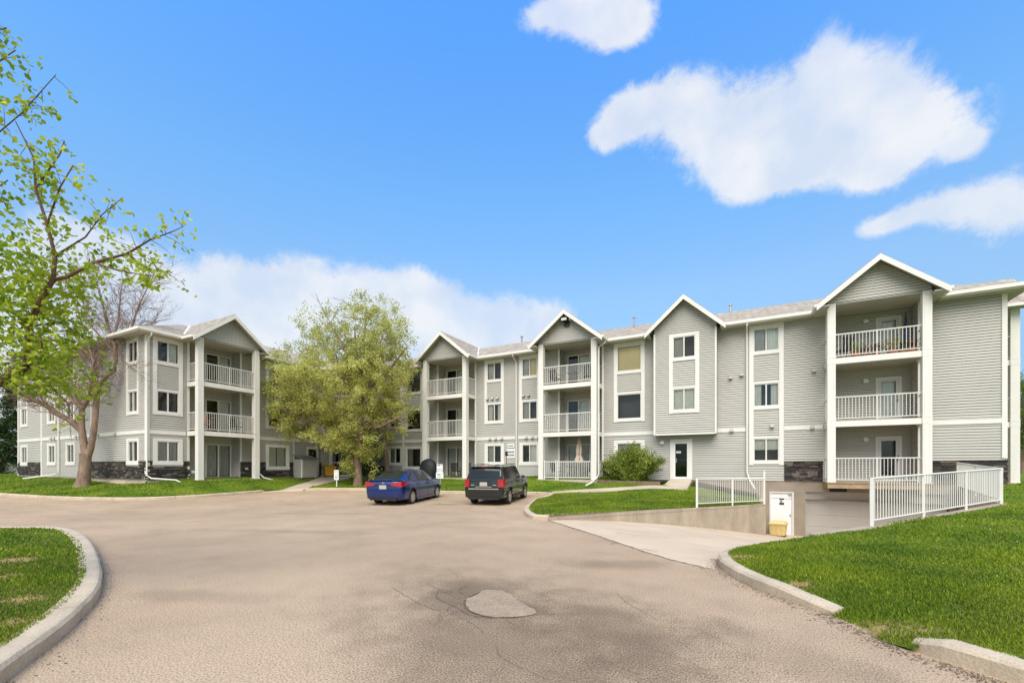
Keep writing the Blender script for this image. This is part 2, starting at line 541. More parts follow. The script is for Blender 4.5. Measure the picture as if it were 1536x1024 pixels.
def course(mb, fr, a, b, a2, b2, lo, hi, zb, off, key):
    """one lap of siding: a face leaning out to its butt edge, and the open slot above it that the next lap overhangs"""
    P = fr.P
    top = zb + LAP - GAP
    if lo < top:
        h = min(hi, top)
        ol, oh = off + LIP * (1 - (lo - zb) / LAP), off + LIP * (1 - (h - zb) / LAP)
        mb.poly([P(a, lo, ol), P(b, lo, ol), P(b2, h, oh), P(a2, h, oh)], key)
        if lo == zb:
            mb.poly([P(a, lo, off - .035), P(b, lo, off - .035), P(b, lo, ol), P(a, lo, ol)], key)
    if hi > top:
        l = max(lo, top)
        mb.poly([P(a2, l, off - .035), P(b2, l, off - .035), P(b2, hi, off - .035), P(a2, hi, off - .035)], key)
        if l == top:
            mb.poly([P(a2, l, off + LIP * GAP / LAP), P(b2, l, off + LIP * GAP / LAP), P(b2, l, off - .035), P(a2, l, off - .035)], key)


def siding(mb, fr, u0, u1, z0, z1, holes=(), off=0.0, key='siding', half=None, peak=None):
    """lapped vinyl siding as real courses; holes are (u0,u1,z0,z1)"""
    us = sorted({u0, u1, *[min(max(h[i], u0), u1) for h in holes for i in (0, 1)]})
    k0 = math.floor(z0 / LAP + 1e-6)
    k1 = math.ceil(z1 / LAP - 1e-6)
    for a, b in zip(us, us[1:]):
        if b - a < 1e-5:
            continue
        mid = (a + b) / 2
        hz = sorted((h[2], h[3]) for h in holes if h[0] < mid < h[1])
        spans = []
        z = z0
        for (p, q) in hz:
            if p > z:
                spans.append((z, p))
            z = max(z, q)
        if z < z1:
            spans.append((z, z1))
        for (p, q) in spans:
            for k in range(math.floor(p / LAP + 1e-6), math.ceil(q / LAP - 1e-6)):
                zb, zt = k * LAP, (k + 1) * LAP
                lo, hi = max(p, zb), min(q, zt)
                if hi - lo < 1e-5:
                    continue
                course(mb, fr, a, b, a, b, lo, hi, zb, off, key)


def siding_gable(mb, fr, uc, half, z0, apex, slope, off, key='siding'):
    for k in range(math.floor(z0 / LAP + 1e-6), math.ceil(apex / LAP)):
        zb, zt = k * LAP, (k + 1) * LAP
        lo, hi = max(z0, zb), min(apex, zt)
        if hi - lo < 1e-4:
            continue
        wl, wh = min(half, (apex - lo) / slope), min(half, (apex - hi) / slope)
        course(mb, fr, uc - wl, uc + wl, uc - wh, uc + wh, lo, hi, zb, off, key)


def stone(mb, fr, u0, u1, z0, z1, holes=()):
    """ledgestone veneer: courses of small split stones standing proud by different amounts"""
    z = z0
    row = 0
    while z < z1 - 0.02:
        h = min(random.uniform(0.055, 0.115), z1 - z)
        u = u0 - random.uniform(0, 0.3)
        while u < u1:
            w = random.uniform(0.14, 0.52)
            a, b = max(u, u0), min(u + w, u1)
            u += w
            if b - a < 0.02:
                continue
            segs = [(a, b)]
            for hh in holes:
                if hh[2] < z + h / 2 < hh[3]:
                    ns = []
                    for (p, q) in segs:
                        if q <= hh[0] or p >= hh[1]:
                            ns.append((p, q))
                        else:
                            if p < hh[0]:
                                ns.append((p, hh[0]))
                            if q > hh[1]:
                                ns.append((hh[1], q))
                    segs = ns
            for (p, q) in segs:
                o = random.uniform(0.035, 0.085)
                mb.fbox(fr, p + .003, q - .003, z + .003, z + h - .003, -0.01, o, random.choices(['st1', 'st2', 'st3'], [5, 4, 1.6])[0])
        z += h
        row += 1


# ================================================================== THE APARTMENT BUILDING
AY, WX, EY, RX = 25.085, -27.91, 11.76, 9.32      # long front wall, left wing front, left wing end wall, right end wall
FA = Frame(0, AY, 1, 0)          # u = x
FW = Frame(WX, 0, 0, 1)          # u = y
FE = Frame(0, EY, 1, 0)          # u = x
FR = Frame(RX, 0, 0, 1)          # u = y
P1, P2 = (WX, 22.6), (-25.4, AY)
FD = Frame(P1[0], P1[1], P2[0] - P1[0], P2[1] - P1[1])   # chamfered entrance corner
DL = math.hypot(P2[0] - P1[0], P2[1] - P1[1])
Z1, Z2, Z3 = 0.93, 3.63, 6.39    # floor levels
TOP = 8.80
PROJ = 1.25

bld = thing('apartment_building', 'three storey L-shaped apartment building in grey lap siding with white trim and gabled balconies', 'apartment building', (-10, 25, 0.9))

ROWS = [(1.91, 3.02), (4.60, 5.72), (7.30, 8.42)]
BIGROWS = [(1.62, 2.96), (4.32, 5.72), (7.0, 8.42)]


def window(fr, u0, u1, z0, z1, off=0.0, mull=True, drape=None, casing=(0.18, 0.18, 0.14, 0.18), depth=0.55):
    """one window: vinyl frame, casing boards and dark room behind it; pane and curtain are sub-parts. casing = left, right, top, sill"""
    mb = MB()
    w = 0.045
    for (a, b, c, d) in ((u0, u0 + w, z0, z1), (u1 - w, u1, z0, z1), (u0 + w, u1 - w, z0, z0 + w), (u0 + w, u1 - w, z1 - w, z1)):
        mb.fbox(fr, a, b, c, d, off - 0.07, off + 0.022, 'rail')
    if mull:
        mb.fbox(fr, (u0 + u1) / 2 - .03, (u0 + u1) / 2 + .03, z0 + w, z1 - w, off - 0.06, off + 0.015, 'rail')
    cl, cr, ct, cs = casing
    o1 = off + 0.042
    if ct:
        mb.fbox(fr, u0 - cl, u1 + cr, z1, z1 + ct, off - .005, o1, 'trim')
    if cs:
        mb.fbox(fr, u0 - cl - .015, u1 + cr + .015, z0 - cs, z0, off - .005, o1 + .012, 'trim')
    if cl:
        mb.fbox(fr, u0 - cl, u0, z0, z1, off - .005, o1 - .004, 'trim')
    if cr:
        mb.fbox(fr, u1, u1 + cr, z0, z1, off - .005, o1 - .004, 'trim')
    # the room seen through the pane
    P = fr.P
    b, d = off - depth, off - .07
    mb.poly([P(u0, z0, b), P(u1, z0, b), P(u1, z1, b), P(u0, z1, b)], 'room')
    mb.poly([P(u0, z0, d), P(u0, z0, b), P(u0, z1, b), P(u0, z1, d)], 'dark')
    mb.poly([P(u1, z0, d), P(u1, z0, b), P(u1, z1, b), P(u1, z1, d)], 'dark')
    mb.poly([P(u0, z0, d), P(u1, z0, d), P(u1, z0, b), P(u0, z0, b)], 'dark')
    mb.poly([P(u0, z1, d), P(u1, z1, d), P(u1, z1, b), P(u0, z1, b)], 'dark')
    o = mb.build('window', bld)
    g = MB()
    g.poly([P(u0 + w, z0 + w, off - .03), P(u1 - w, z0 + w, off - .03), P(u1 - w, z1 - w, off - .03), P(u0 + w, z1 - w, off - .03)], 'glass')
    g.build('pane', o)
    if drape:
        c = MB()
        for (f0, f1, zf, key) in drape:      # fractions of the width, height of the lower edge, cloth
            a, e = u0 + w + (u1 - u0 - 2 * w) * f0, u0 + w + (u1 - u0 - 2 * w) * f1
            nn = max(4, int((e - a) / 0.03)) if key != 'tanblind' else 1
            zl = z0 + w + (z1 - z0 - 2 * w) * zf
            for i in range(nn):
                ua, ub = a + (e - a) * i / nn, a + (e - a) * (i + 1) / nn
                wa, wb = (0.018 * math.sin(i * 1.9), 0.018 * math.sin((i + 1) * 1.9)) if nn > 1 else (0, 0)
                c.poly([P(ua, zl, off - .12 + wa), P(ub, zl, off - .12 + wb), P(ub, z1 - w, off - .12 + wb), P(ua, z1 - w, off - .12 + wa)], key)
        c.build('curtain', o)
    return o


def hole(u0, u1, z0, z1):
    return (u0, u1, z0, z1)


def board(fr, u0, u1, z0, z1, o1=0.045, name='trim_board', o0=-.005):
    mb = MB()
    mb.fbox(fr, u0, u1, z0, z1, o0, o1, 'trim')
    return mb.build(name, bld)


holesA, holesW, holesE, holesD = [], [], [], []
CURT = [None, [(0, .5, 0, 'curtain2')], [(0, 1, 0, 'curtain2')], [(.5, 1, 0, 'curtain')], [(0, .3, 0, 'curtain'), (.7, 1, 0, 'curtain')], [(0, 1, 0, 'curtain')],
        [(0, 1, .55, 'curtain2')]]


def column(fr, holes, u0, u1, rows, casingw=0.19, mull=True, drapes=(None, None, None), joined=(1, 2), top=8.60, off=0.0, lowjoin=False):
    """a stack of windows; the two upper ones share long vertical trim boards"""
    for i, (z0, z1) in enumerate(rows):
        if z0 is None:
            continue
        holes.append(hole(u0, u1, z0, z1))
        j = i in joined or lowjoin
        window(fr, u0, u1, z0, z1, off, mull, drapes[i], (0, 0, 0.09, 0.15) if j else (casingw, casingw, 0.15, 0.18))
    if joined:
        zlo = rows[0][0] - 0.2 if lowjoin else rows[joined[0]][0] - 0.17
        for a, b in ((u0 - casingw, u0), (u1, u1 + casingw)):
            board(fr, a, b, zlo, top, off + .05, o0=off - .005)
        board(fr, u0, u1, rows[joined[-1]][1] + .09, top, off + .046, o0=off - .005)


# ---- window columns of the long front
column(FA, holesA, -14.99, -13.92, ROWS, drapes=(CURT[1], CURT[4], CURT[1]))
column(FA, holesA, -12.42, -11.38, ROWS, drapes=(CURT[3], CURT[1], [(0, .5, 0, 'curtain2'), (.5, 1, 0, 'tanblind')]))
column(FA, holesA, -6.40, -5.06, BIGROWS, mull=False, drapes=(CURT[6], None, [(0, 1, 0, 'tanblind')]), joined=(1, 2))
column(FA, holesA, 0.40, 1.49, ROWS, drapes=([(0, 1, .5, 'curtain')], CURT[4], [(0, .55, 0, 'curtain2'), (.55, 1, 0, 'curtain')]), lowjoin=True)
column(FA, holesA, -21.80, -20.52, BIGROWS, mull=False, drapes=([(0, .35, 0, 'curtain2')], None, None))
column(FA, holesA, -23.43, -22.39, ROWS, drapes=(CURT[1], CURT[3], None))
# ---- left wing front
column(FW, holesW, 12.21, 13.25, ROWS, drapes=(CURT[2], None, CURT[3]))
column(FW, holesW, 18.50, 19.82, BIGROWS, mull=False, drapes=([(0, .48, 0, 'curtain'), (.52, 1, 0, 'curtain')], None, CURT[4]))
# ---- left wing end wall
for (a, b) in ((-29.88, -28.86), (-37.88, -36.86), (-40.80, -39.78), (-45.60, -44.58)):
    column(FE, holesE, a, b, ROWS, casingw=0.17, drapes=(CURT[1], CURT[2], None))


# ---- balcony bays
def bay(fr, uc, holes, rec=0.75, recess=(-1.4, 1.4), door=None, rails=(False, True, True), hinged=False, ground=Z1, backz=Z1, w=3.5):
    uL, uR = uc - w / 2, uc + w / 2
    pw = 0.30
    # posts
    for a in (uL, uR - pw):
        mb = MB()
        for (z0, z1) in ((ground - .02, Z2 - .25), (Z2 + .02, Z3 - .25), (Z3 + .02, 8.80)):
            mb.fbox(fr, a, a + pw, z0, z1, PROJ - pw, PROJ, 'trim')
            for e in (0.055, pw - .075):      # the vertical board joints
                mb.fbox(fr, a + e, a + e + .02, z0 + .05, z1, PROJ, PROJ + .007, 'trim')
            mb.fbox(fr, a - .012, a + pw + .012, z0, z0 + .045, PROJ - pw - .012, PROJ + .012, 'trim')
        for z in (Z2, Z3):
            mb.fbox(fr, a - .006, a + pw + .006, z - .25, z + .02, PROJ - pw - .006, PROJ + .006, 'trim')
        mb.build('post', bld)
    r0, r1 = uc + recess[0], uc + recess[1]
    holes.append(hole(r0, r1, backz, 8.74))
    # slabs, fascia and soffits
    for z in (Z2, Z3):
        mb = MB()
        mb.fbox(fr, uL + pw + .006, uR - pw - .006, z - .25, z - .01, PROJ - .20, PROJ - .04, 'trim')
        for a in (uL + .04, uR - .18):
            mb.fbox(fr, a, a + .14, z - .25, z - .01, .045, PROJ - pw - .006, 'trim')
        mb.fbox(fr, uL + .18, uR - .18, z - .16, z - .04, .022, PROJ - .20, 'soffit')
        mb.fbox(fr, r0, r1, z - .16, z - .04, -rec, .022, 'soffit')
        mb.fbox(fr, uL + .05, uR - .05, z - .01, z + .012, .045, PROJ - .05, 'deckwood')
        mb.build('balcony_deck', bld)
    mb = MB()
    mb.fbox(fr, uL + .02, uR - .02, 8.74, 8.77, -rec, PROJ - .02, 'soffit')
    mb.build('balcony_ceiling', bld)
    # recess walls
    mb = MB()
    dh = []
    if door:
        for z in (Z1, Z2, Z3):
            dh.append(hole(door[0], door[1], z, z + 2.08))
    siding(mb, fr, r0, r1, backz, 8.74, dh, off=-rec)
    o = fr.P(r0, 0, 0)
    side = Frame(o[0], o[1], -fr.n[0], -fr.n[1])          # faces +u
    siding(mb, side, 0.02, rec, backz, 8.74)
    o = fr.P(r1, 0, -rec)
    side2 = Frame(o[0], o[1], fr.n[0], fr.n[1])            # faces -u
    siding(mb, side2, 0, rec - .02, backz, 8.74)
    mb.build('recess_wall', bld)
    for (a, b) in ((r0 - .11, r0), (r1, r1 + .11)):
        mb = MB()
        mb.fbox(fr, a, b, backz + .003, 8.735, -.01, .045, 'trim')
        mb.build('corner_board', bld)
    # doors
    if door:
        d0, d1 = door
        for fi, z in enumerate((Z1, Z2, Z3)):
            mb = MB()
            f = .06
            zt = z + 2.08
            for (a, b, c, d) in ((d0, d0 + f, z, zt), (d1 - f, d1, z, zt), (d0 + f, d1 - f, zt - f, zt), (d0 + f, d1 - f, z, z + .09)):
                mb.fbox(fr, a, b, c, d, -rec - .06, -rec + .03, 'rail')
            P = fr.P
            bk = -rec - .5
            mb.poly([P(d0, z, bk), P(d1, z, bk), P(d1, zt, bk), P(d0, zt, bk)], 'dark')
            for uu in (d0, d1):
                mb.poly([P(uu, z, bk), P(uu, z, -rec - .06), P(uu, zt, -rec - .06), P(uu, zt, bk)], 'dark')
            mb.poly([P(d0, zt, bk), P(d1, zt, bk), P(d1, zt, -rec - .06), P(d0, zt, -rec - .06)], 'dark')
            if hinged:
                for (a, b, c, d) in ((d0 + .06, d0 + .2, z + .09, zt - .06), (d1 - .2, d1 - .06, z + .09, zt - .06), (d0 + .2, d1 - .2, z + .09, z + .3), (d0 + .2, d1 - .2, zt - .2, zt - .06)):
                    mb.fbox(fr, a, b, c, d, -rec - .05, -rec + .01, 'door')
                mb.fbox(fr, d1 - .15, d1 - .10, z + .95, z + 1.08, -rec + .01, -rec + .05, 'black')
                mb.fbox(fr, d1 - .15, d1 - .10, z + 1.16, z + 1.22, -rec + .01, -rec + .03, 'black')
            else:
                mid = (d0 + d1) / 2
                mb.fbox(fr, mid - .04, mid + .04, z + .09, zt - f, -rec - .05, -rec + .015, 'rail')
            dr = mb.build('patio_door', bld)
            g = MB()
            a, b = (d0 + .2, d1 - .2) if hinged else (d0 + f, d1 - f)
            g.poly([P(a, z + .09, -rec - .02), P(b, z + .09, -rec - .02), P(b, zt - f, -rec - .02), P(a, zt - f, -rec - .02)], 'glass')
            g.build('pane', dr)
            c = MB()
            for (f0, f1) in ([(0, 1)] if (hinged and fi > 0) else [(0.5, 1.0)] if fi != 0 else [(0, .47), (.53, 1)]):
                key = 'curtain' if fi else 'curtain2'
                if hinged and fi == 0:
                    key = 'dark'
                n = 24
                for i in range(n):
                    ua, ub = a + (b - a) * (f0 + (f1 - f0) * i / n), a + (b - a) * (f0 + (f1 - f0) * (i + 1) / n)
                    wa, wb = .025 * math.sin(i * 1.7), .025 * math.sin((i + 1) * 1.7)
                    c.poly([P(ua, z + .12, -rec - .14 + wa), P(ub, z + .12, -rec - .14 + wb), P(ub, zt - f, -rec - .14 + wb), P(ua, zt - f, -rec - .14 + wa)], key)
            c.build('curtain', dr)
    # wall lamps beside the doors
    for z in (Z1, Z2, Z3):
        if door:
            lamp(fr, door[0] - .38, z + 1.98, -rec)
    # railings
    for i, z in enumerate((Z1, Z2, Z3)):
        if rails[i]:
            railing_bay(fr, uL, uR, pw, z + (.02 if i == 0 else 0))
    # gable wall and roof
    mb = MB()
    siding_gable(mb, fr, uc, w / 2 - .01, 8.80, 10.38, .80, PROJ - .05)
    mb.build('gable_wall', bld)
    gable_roof(fr, uc, 2.18, 8.70, 10.45, PROJ + .42, -3.2)


def lamp(fr, u, z, off):
    mb = MB()
    mb.fbox(fr, u - .07, u + .07, z - .02, z + .10, off + .012, off + .05, 'white')
    mb.fbox(fr, u - .09, u + .09, z - .10, z - .02, off + .03, off + .17, 'lens')
    mb.fbox(fr, u - .10, u + .10, z - .02, z + .015, off + .02, off + .18, 'white')
    return mb.build('wall_lamp', bld)


def railing_bay(fr, uL, uR, pw, z):
    mb = MB()
    zt, zb = z + 1.07, z + .10

    def run(a, b, o0, o1, along_u):
        L = (b - a) if along_u else (o1 - o0)
        n = max(2, int(L / .118))
        if along_u:
            mb.fbox(fr, a, b, zt - .045, zt, o0 - .022, o0 + .022, 'rail')
            mb.fbox(fr, a, b, zb, zb + .035, o0 - .015, o0 + .015, 'rail')
            for i in range(1, n):
                u = a + L * i / n
                e = .022 if i == n // 2 else .0095
                mb.fbox(fr, u - e, u + e, (zb - .08) if e > .02 else zb + .035, zt - .045, o0 - e, o0 + e, 'rail')
        else:
            mb.fbox(fr, a - .022, a + .022, zt - .045, zt, o0, o1, 'rail')
            mb.fbox(fr, a - .015, a + .015, zb, zb + .035, o0, o1, 'rail')
            for i in range(1, n):
                o = o0 + L * i / n
                mb.fbox(fr, a - .0095, a + .0095, zb + .035, zt - .045, o - .0095, o + .0095, 'rail')
    run(uL + pw, uR - pw, PROJ - .12, 0, True)
    run(uL + .12, 0, .05, PROJ - pw, False)
    run(uR - .12, 0, .05, PROJ - pw, False)
    return mb.build('railing', bld)


def gable_roof(fr, uc, hw, ze, za, ofront, oback):
    P = fr.P
    t = .09
    top = MB()
    for s in (-1, 1):
        a0, a1 = P(uc, za + .05, ofront), P(uc, za + .05, oback)
        b0, b1 = P(uc + s * hw, ze + .05, ofront), P(uc + s * hw, ze + .05, oback + 3.6)
        c0, c1 = P(uc, za - t + .05, ofront), P(uc, za - t + .05, oback)
        d0, d1 = P(uc + s * hw, ze - t + .05, ofront), P(uc + s * hw, ze - t + .05, oback + 3.6)
        top.poly([a0, b0, b1, a1], 'shingle')
        top.poly([c0, d0, d1, c1], 'soffit')
        top.poly([b0, d0, d1, b1], 'trim')
        top.poly([a0, b0, d0, c0], 'shingle')
    r = top.build('gable_roof', bld)
    rk = MB()
    dz = .24
    for s in (-1, 1):
        e = hw + .02
        ze2 = ze - (za - ze) / hw * .02
        rk.hexa([P(uc, za + .015 - dz, ofront), P(uc + s * e, ze2 + .015 - dz, ofront), P(uc + s * e, ze2 + .015 - dz, ofront + .04), P(uc, za + .015 - dz, ofront + .04),
                 P(uc, za + .015, ofront), P(uc + s * e, ze2 + .015, ofront), P(uc + s * e, ze2 + .015, ofront + .04), P(uc, za + .015, ofront + .04)], 'trim')
        # side gutter and flat soffit back to the wall line
        rk.fbox(fr, min(uc + s * hw, uc + s * (hw + .10)), max(uc + s * hw, uc + s * (hw + .10)), ze - .08, ze + .04, .58, ofront, 'trim')
    rk.build('rake_board', r)
    for s in (-1, 1):
        sf = MB()
        u0, u1 = sorted((uc + s * 1.70, uc + s * hw))
        sf.fbox(fr, u0, u1, ze - .085, ze - .05, .02, ofront - .005, 'soffit')
        sf.build('soffit', r)
    for s in (-1, 1):
        vl = MB()
        p, q = Vector(P(uc + s * hw, ze + .085, .55)), Vector(P(uc, za + .085, -3.12))
        sd = Vector((fr.u[0], fr.u[1], 0)) * .055
        up = Vector((0, 0, .012))
        vl.poly([p - sd + up, p + sd + up, q + sd + up, q - sd + up], 'trim')
        vl.build('valley_flashing', r)


bay(FA, 5.00, holesA, rec=0.8, recess=(-1.55, 1.62), door=(5.36, 6.28), rails=(True, True, True), hinged=True, backz=Z1 - .02)
bay(FA, -9.00, holesA, recess=(-0.88, 1.72), door=(-9.67, -8.24), rails=(False, True, True))
bay(FA, -17.57, holesA, recess=(-1.38, 1.63), door=(-18.80, -17.10), rails=(False, True, True))
bay(FW, 15.35, holesW, recess=(-1.57, 1.27), door=(15.02, 16.52), rails=(False, True, True))
holesR = []
PROJ = 1.46
bay(FR, 29.5, holesR, recess=(-1.4, 1.4), door=(28.8, 30.2), rails=(False, True, True))
PROJ = 1.25

# ---- main walls
holesA.append(hole(-3.34, -2.63, 0.98, 2.95))          # side entrance
holesW.append(hole(21.52, 22.22, 0.98, 2.92))
mb = MB()
siding(mb, FA, P2[0], RX, 0.94, TOP, holesA)
mb.build('wall', bld)
mb = MB()
siding(mb, FW, EY, P1[1], 0.98, TOP, holesW)
mb.build('wall', bld)
mb = MB()
siding(mb, FE, -46.2, WX, 0.98, TOP, holesE)
mb.build('wall', bld)
mb = MB()
siding(mb, FR, AY, 43.1, 0.94, TOP, holesR)
mb.build('wall', bld)
mb = MB()
siding(mb, Frame(RX, 43.1, -1, 0), 0, RX + 46.2, 0.94, TOP)
siding(mb, Frame(-46.2, 43.1, 0, -1), 0, 43.1 - EY, 0.94, TOP)
mb.build('wall', bld)
holesD += [hole(0.72, 2.70, Z1, 3.02), hole(.9, 2.7, Z2, Z2 + 2.05), hole(.9, 2.7, 7.0, 8.42)]
mb = MB()
siding(mb, FD, 0, DL, 0.94, TOP, holesD)
mb.build('wall', bld)

# ---- stone veneer
for fr, u0, u1, z0, z1, hs in ((FA, 1.70, 3.24, .95, 1.90, []), (FA, 6.76, RX + .05, .92, 1.90, []), (FA, -7.24, -4.72, .94, 1.92, [hole(-6.60, -4.88, 1.4, 3)]),
                               (FW, EY - .05, 13.78, 1.0, 1.95, [hole(12.0, 13.45, 1.70, 3)]), (FW, 16.62, 20.30, 1.0, 1.95, [hole(18.29, 20.03, 1.42, 3)]),
                               (FW, 22.45, P1[1], .97, 1.95, []), (FE, -34.4, WX + .05, 1.0, 1.94, [hole(-30.08, -28.66, 1.70, 3)]),
                               (FE, -46.2, -42.0, 1.05, 1.95, [hole(-45.8, -44.38, 1.7, 3)]), (FD, 2.86, DL, .95, 3.3, []), (FR, AY - .05, 27.6, .92, 1.9, [])):
    mb = MB()
    stone(mb, fr, u0, u1, z0, z1, hs)
    mb.build('stone_veneer', bld)

# ---- white band, corner boards, eaves
for fr, spans in ((FA, [(P2[0] + .1, -22.23), (-22.0, -19.35), (-15.78, -12.9), (-12.7, -10.78), (-7.22, -4.3), (-1.24, .05), (1.69, 3.24), (6.76, 9.21)]),
                  (FW, [(11.87, 13.58), (17.12, 22.5)]), (FE, [(-46.1, -42.05), (-41.8, -39.05), (-38.84, -34.5), (-34.3, -28.02)]), (FR, [(25.2, 27.7), (31.3, 43)])):
    for (a, b) in spans:
        mb = MB()
        mb.fbox(fr, a, b, 3.39, 3.60, -.005, .047, 'trim')
        mb.fbox(fr, a, b, 3.60, 3.625, -.005, .06, 'trim')
        mb.build('band_board', bld)
for fr, u0, u1 in ((FA, RX - .11, RX + .047), (FR, AY - .047, AY + .10), (FW, EY - .047, EY + .11), (FE, WX - .11, WX + .047), (FE, -46.25, -46.1), (FE, -42.02, -41.84), (FE, -34.46, -34.32), (FA, -22.21, -22.04), (FW, 20.34, 20.4)):
    mb = MB()
    mb.fbox(fr, u0, u1, 1.97 if fr in (FA, FR) and u0 > 5 else 1.0, 8.60, -.005, .052, 'trim')
    mb.build('corner_board', bld)
for fr, spans in ((FA, [(-25.0, -19.80), (-15.36, -11.22), (-6.78, -4.74), (-.85, 2.79), (7.21, RX + .66)]), (FW, [(EY - .55, 13.14), (17.56, 22.2)]), (FE, [(-46.83, WX + .66)]),
                  (FR, [(AY - .55, 27.3), (31.7, 43.6)])):
    for (a, b) in spans:
        a2 = a if a not in (EY - .55, AY - .55) else a + .55
        b2 = b if b != WX + .66 else WX + .545
        b2 = b2 if b != RX + .66 else RX + .545
        mb = MB()
        mb.fbox(fr, a, b, 8.66, 8.80, .55, .66, 'trim')
        mb.fbox(fr, a2, b2, 8.60, 8.63, .02, .545, 'soffit')
        mb.fbox(fr, a + .01, b2, 8.605, 8.66, .548, .572, 'trim')
        mb.build('gutter', bld)
mb = MB()
mb.fbox(FD, -.6, DL + .6, 8.60, 8.63, .02, 1.4, 'soffit')
mb.fbox(FD, -.1, DL + .1, 8.62, 8.80, 1.28, 1.4, 'trim')
mb.build('gutter', bld)

# ---- roof: a hipped rim round a flat deck
ov = .60
outer = [(-46.2 - ov, EY - ov), (WX + ov, EY - ov), (WX + ov, AY - ov), (RX + ov, AY - ov), (RX + ov, 43.1 + ov), (-46.2 - ov, 43.1 + ov)]


def inset(poly, d):
    n = len(poly)
    res = []
    for i in range(n):
        p0, p1, p2 = Vector(poly[i - 1]), Vector(poly[i]), Vector(poly[(i + 1) % n])
        a, b = (p1 - p0).normalized(), (p2 - p1).normalized()
        na, nb = Vector((-a.y, a.x)), Vector((-b.y, b.x))
        res.append(tuple(p1 + na * d + nb * d))
    return res


r1, r2 = inset(outer, 3.7), inset(outer, 6.4)
mb = MB()
for i in range(6):
    j = (i + 1) % 6
    mb.poly([(*outer[i], 8.79), (*outer[j], 8.79), (*r1[j], 10.46), (*r1[i], 10.46)], 'shingle')
    mb.poly([(*r1[i], 10.46), (*r1[j], 10.46), (*r2[j], 9.5), (*r2[i], 9.5)], 'shingle')
mb.poly([(*p, 9.5) for p in r2], 'shingle')
roof = mb.build('roof', bld)
for (x, y) in ((-13.9, 28.0), (-.7, 28.0), (-6, 27.6)):
    mb = MB()
    mb.tube([(x, y, 10.2), (x, y, 10.75)], .06, 'metal', 8)
    mb.tube([(x, y, 10.75), (x, y, 10.83)], .10, 'metal', 8)
    mb.build('vent_pipe', roof)

# ---- projecting box with its own gable over the side entrance
o = .60
ZB = 3.34
mb = MB()
gw = [hole(-3.32, -2.23, 4.57, 5.68), hole(-3.32, -2.23, 7.28, 8.39)]
siding(mb, FA, -4.27, -1.25, ZB, 9.0, gw, off=o)
siding_gable(mb, FA, -2.76, 1.51, 9.0, 10.30, .906, o)
so = FA.P(-1.25, 0, o)
siding(mb, Frame(so[0], so[1], 0, 1), 0, o, ZB, 8.75)
so = FA.P(-4.27, 0, 0)
siding(mb, Frame(so[0], so[1], 0, -1), 0, o, ZB, 8.75)
mb.fbox(FA, -4.25, -1.27, ZB - .03, ZB + .02, 0, o - .005, 'soffit')
mb.build('wall', bld)
for a, b in ((-4.29, -4.20), (-1.32, -1.23)):
    board(FA, a, b, ZB - .04, 8.66, o + .05, 'corner_board', o - .02)
board(FA, -4.19, -1.33, ZB - .05, ZB + .03, o + .035, o0=o - .01)
column(FA, [], -3.32, -2.23, [(None, None), (4.57, 5.68), (7.28, 8.39)], off=o, top=8.54, drapes=(None, CURT[5], CURT[1]))
gable_roof(FA, -2.76, 1.92, 8.66, 10.40, o + .40, -3.1)

# ---- side entrance door
mb = MB()
fr = FA
for (a, b, c, d) in ((-3.54, -3.34, .96, 3.10), (-2.63, -2.43, .96, 3.10), (-3.34, -2.63, 2.95, 3.10)):
    mb.fbox(fr, a, b, c, d, -.005, .05, 'trim')
for (a, b, c, d) in ((-3.34, -3.28, .98, 2.95), (-2.69, -2.63, .98, 2.95), (-3.28, -2.69, 2.86, 2.95), (-3.28, -2.69, .98, 1.10)):
    mb.fbox(fr, a, b, c, d, -.07, .02, 'white')
mb.fbox(fr, -3.28, -2.69, 1.98, 2.03, -.055, -.02, 'black')
mb.fbox(fr, -3.25, -3.21, 1.85, 2.1, -.02, .03, 'metal')
mb.poly([fr.P(-3.34, .98, -.5), fr.P(-2.63, .98, -.5), fr.P(-2.63, 2.95, -.5), fr.P(-3.34, 2.95, -.5)], 'dark')
mb.poly([fr.P(-3.34, .98, -.5), fr.P(-3.34, .98, -.07), fr.P(-3.34, 2.95, -.07), fr.P(-3.34, 2.95, -.5)], 'dark')
mb.poly([fr.P(-2.63, .98, -.5), fr.P(-2.63, .98, -.07), fr.P(-2.63, 2.95, -.07), fr.P(-2.63, 2.95, -.5)], 'dark')
dr = mb.build('entrance_door', bld)
g = MB()
g.poly([fr.P(-3.28, 1.1, -.03), fr.P(-2.69, 1.1, -.03), fr.P(-2.69, 2.86, -.03), fr.P(-3.28, 2.86, -.03)], 'doorglass')
g.build('pane', dr)
g = MB()
g.fbox(fr, -3.24, -3.0, 2.36, 2.46, -.028, -.022, 'white')
g.fbox(fr, -3.22, -3.02, 2.40, 2.42, -.022, -.020, 'ink')
g.build('door_notice', dr)
lamp(FA, -3.94, 2.95, 0)

# ---- door at the left wing
mb = MB()
fr = FW
for (a, b, c, d) in ((21.36, 21.52, .97, 3.08), (22.22, 22.40, .97, 3.08), (21.52, 22.22, 2.92, 3.08)):
    mb.fbox(fr, a, b, c, d, -.005, .05, 'trim')
mb.fbox(fr, 21.52, 22.22, .98, 2.92, -.07, -.03, 'black')
mb.fbox(fr, 21.62, 22.12, 1.2, 1.85, -.03, -.02, 'dark')
mb.build('service_door', bld)

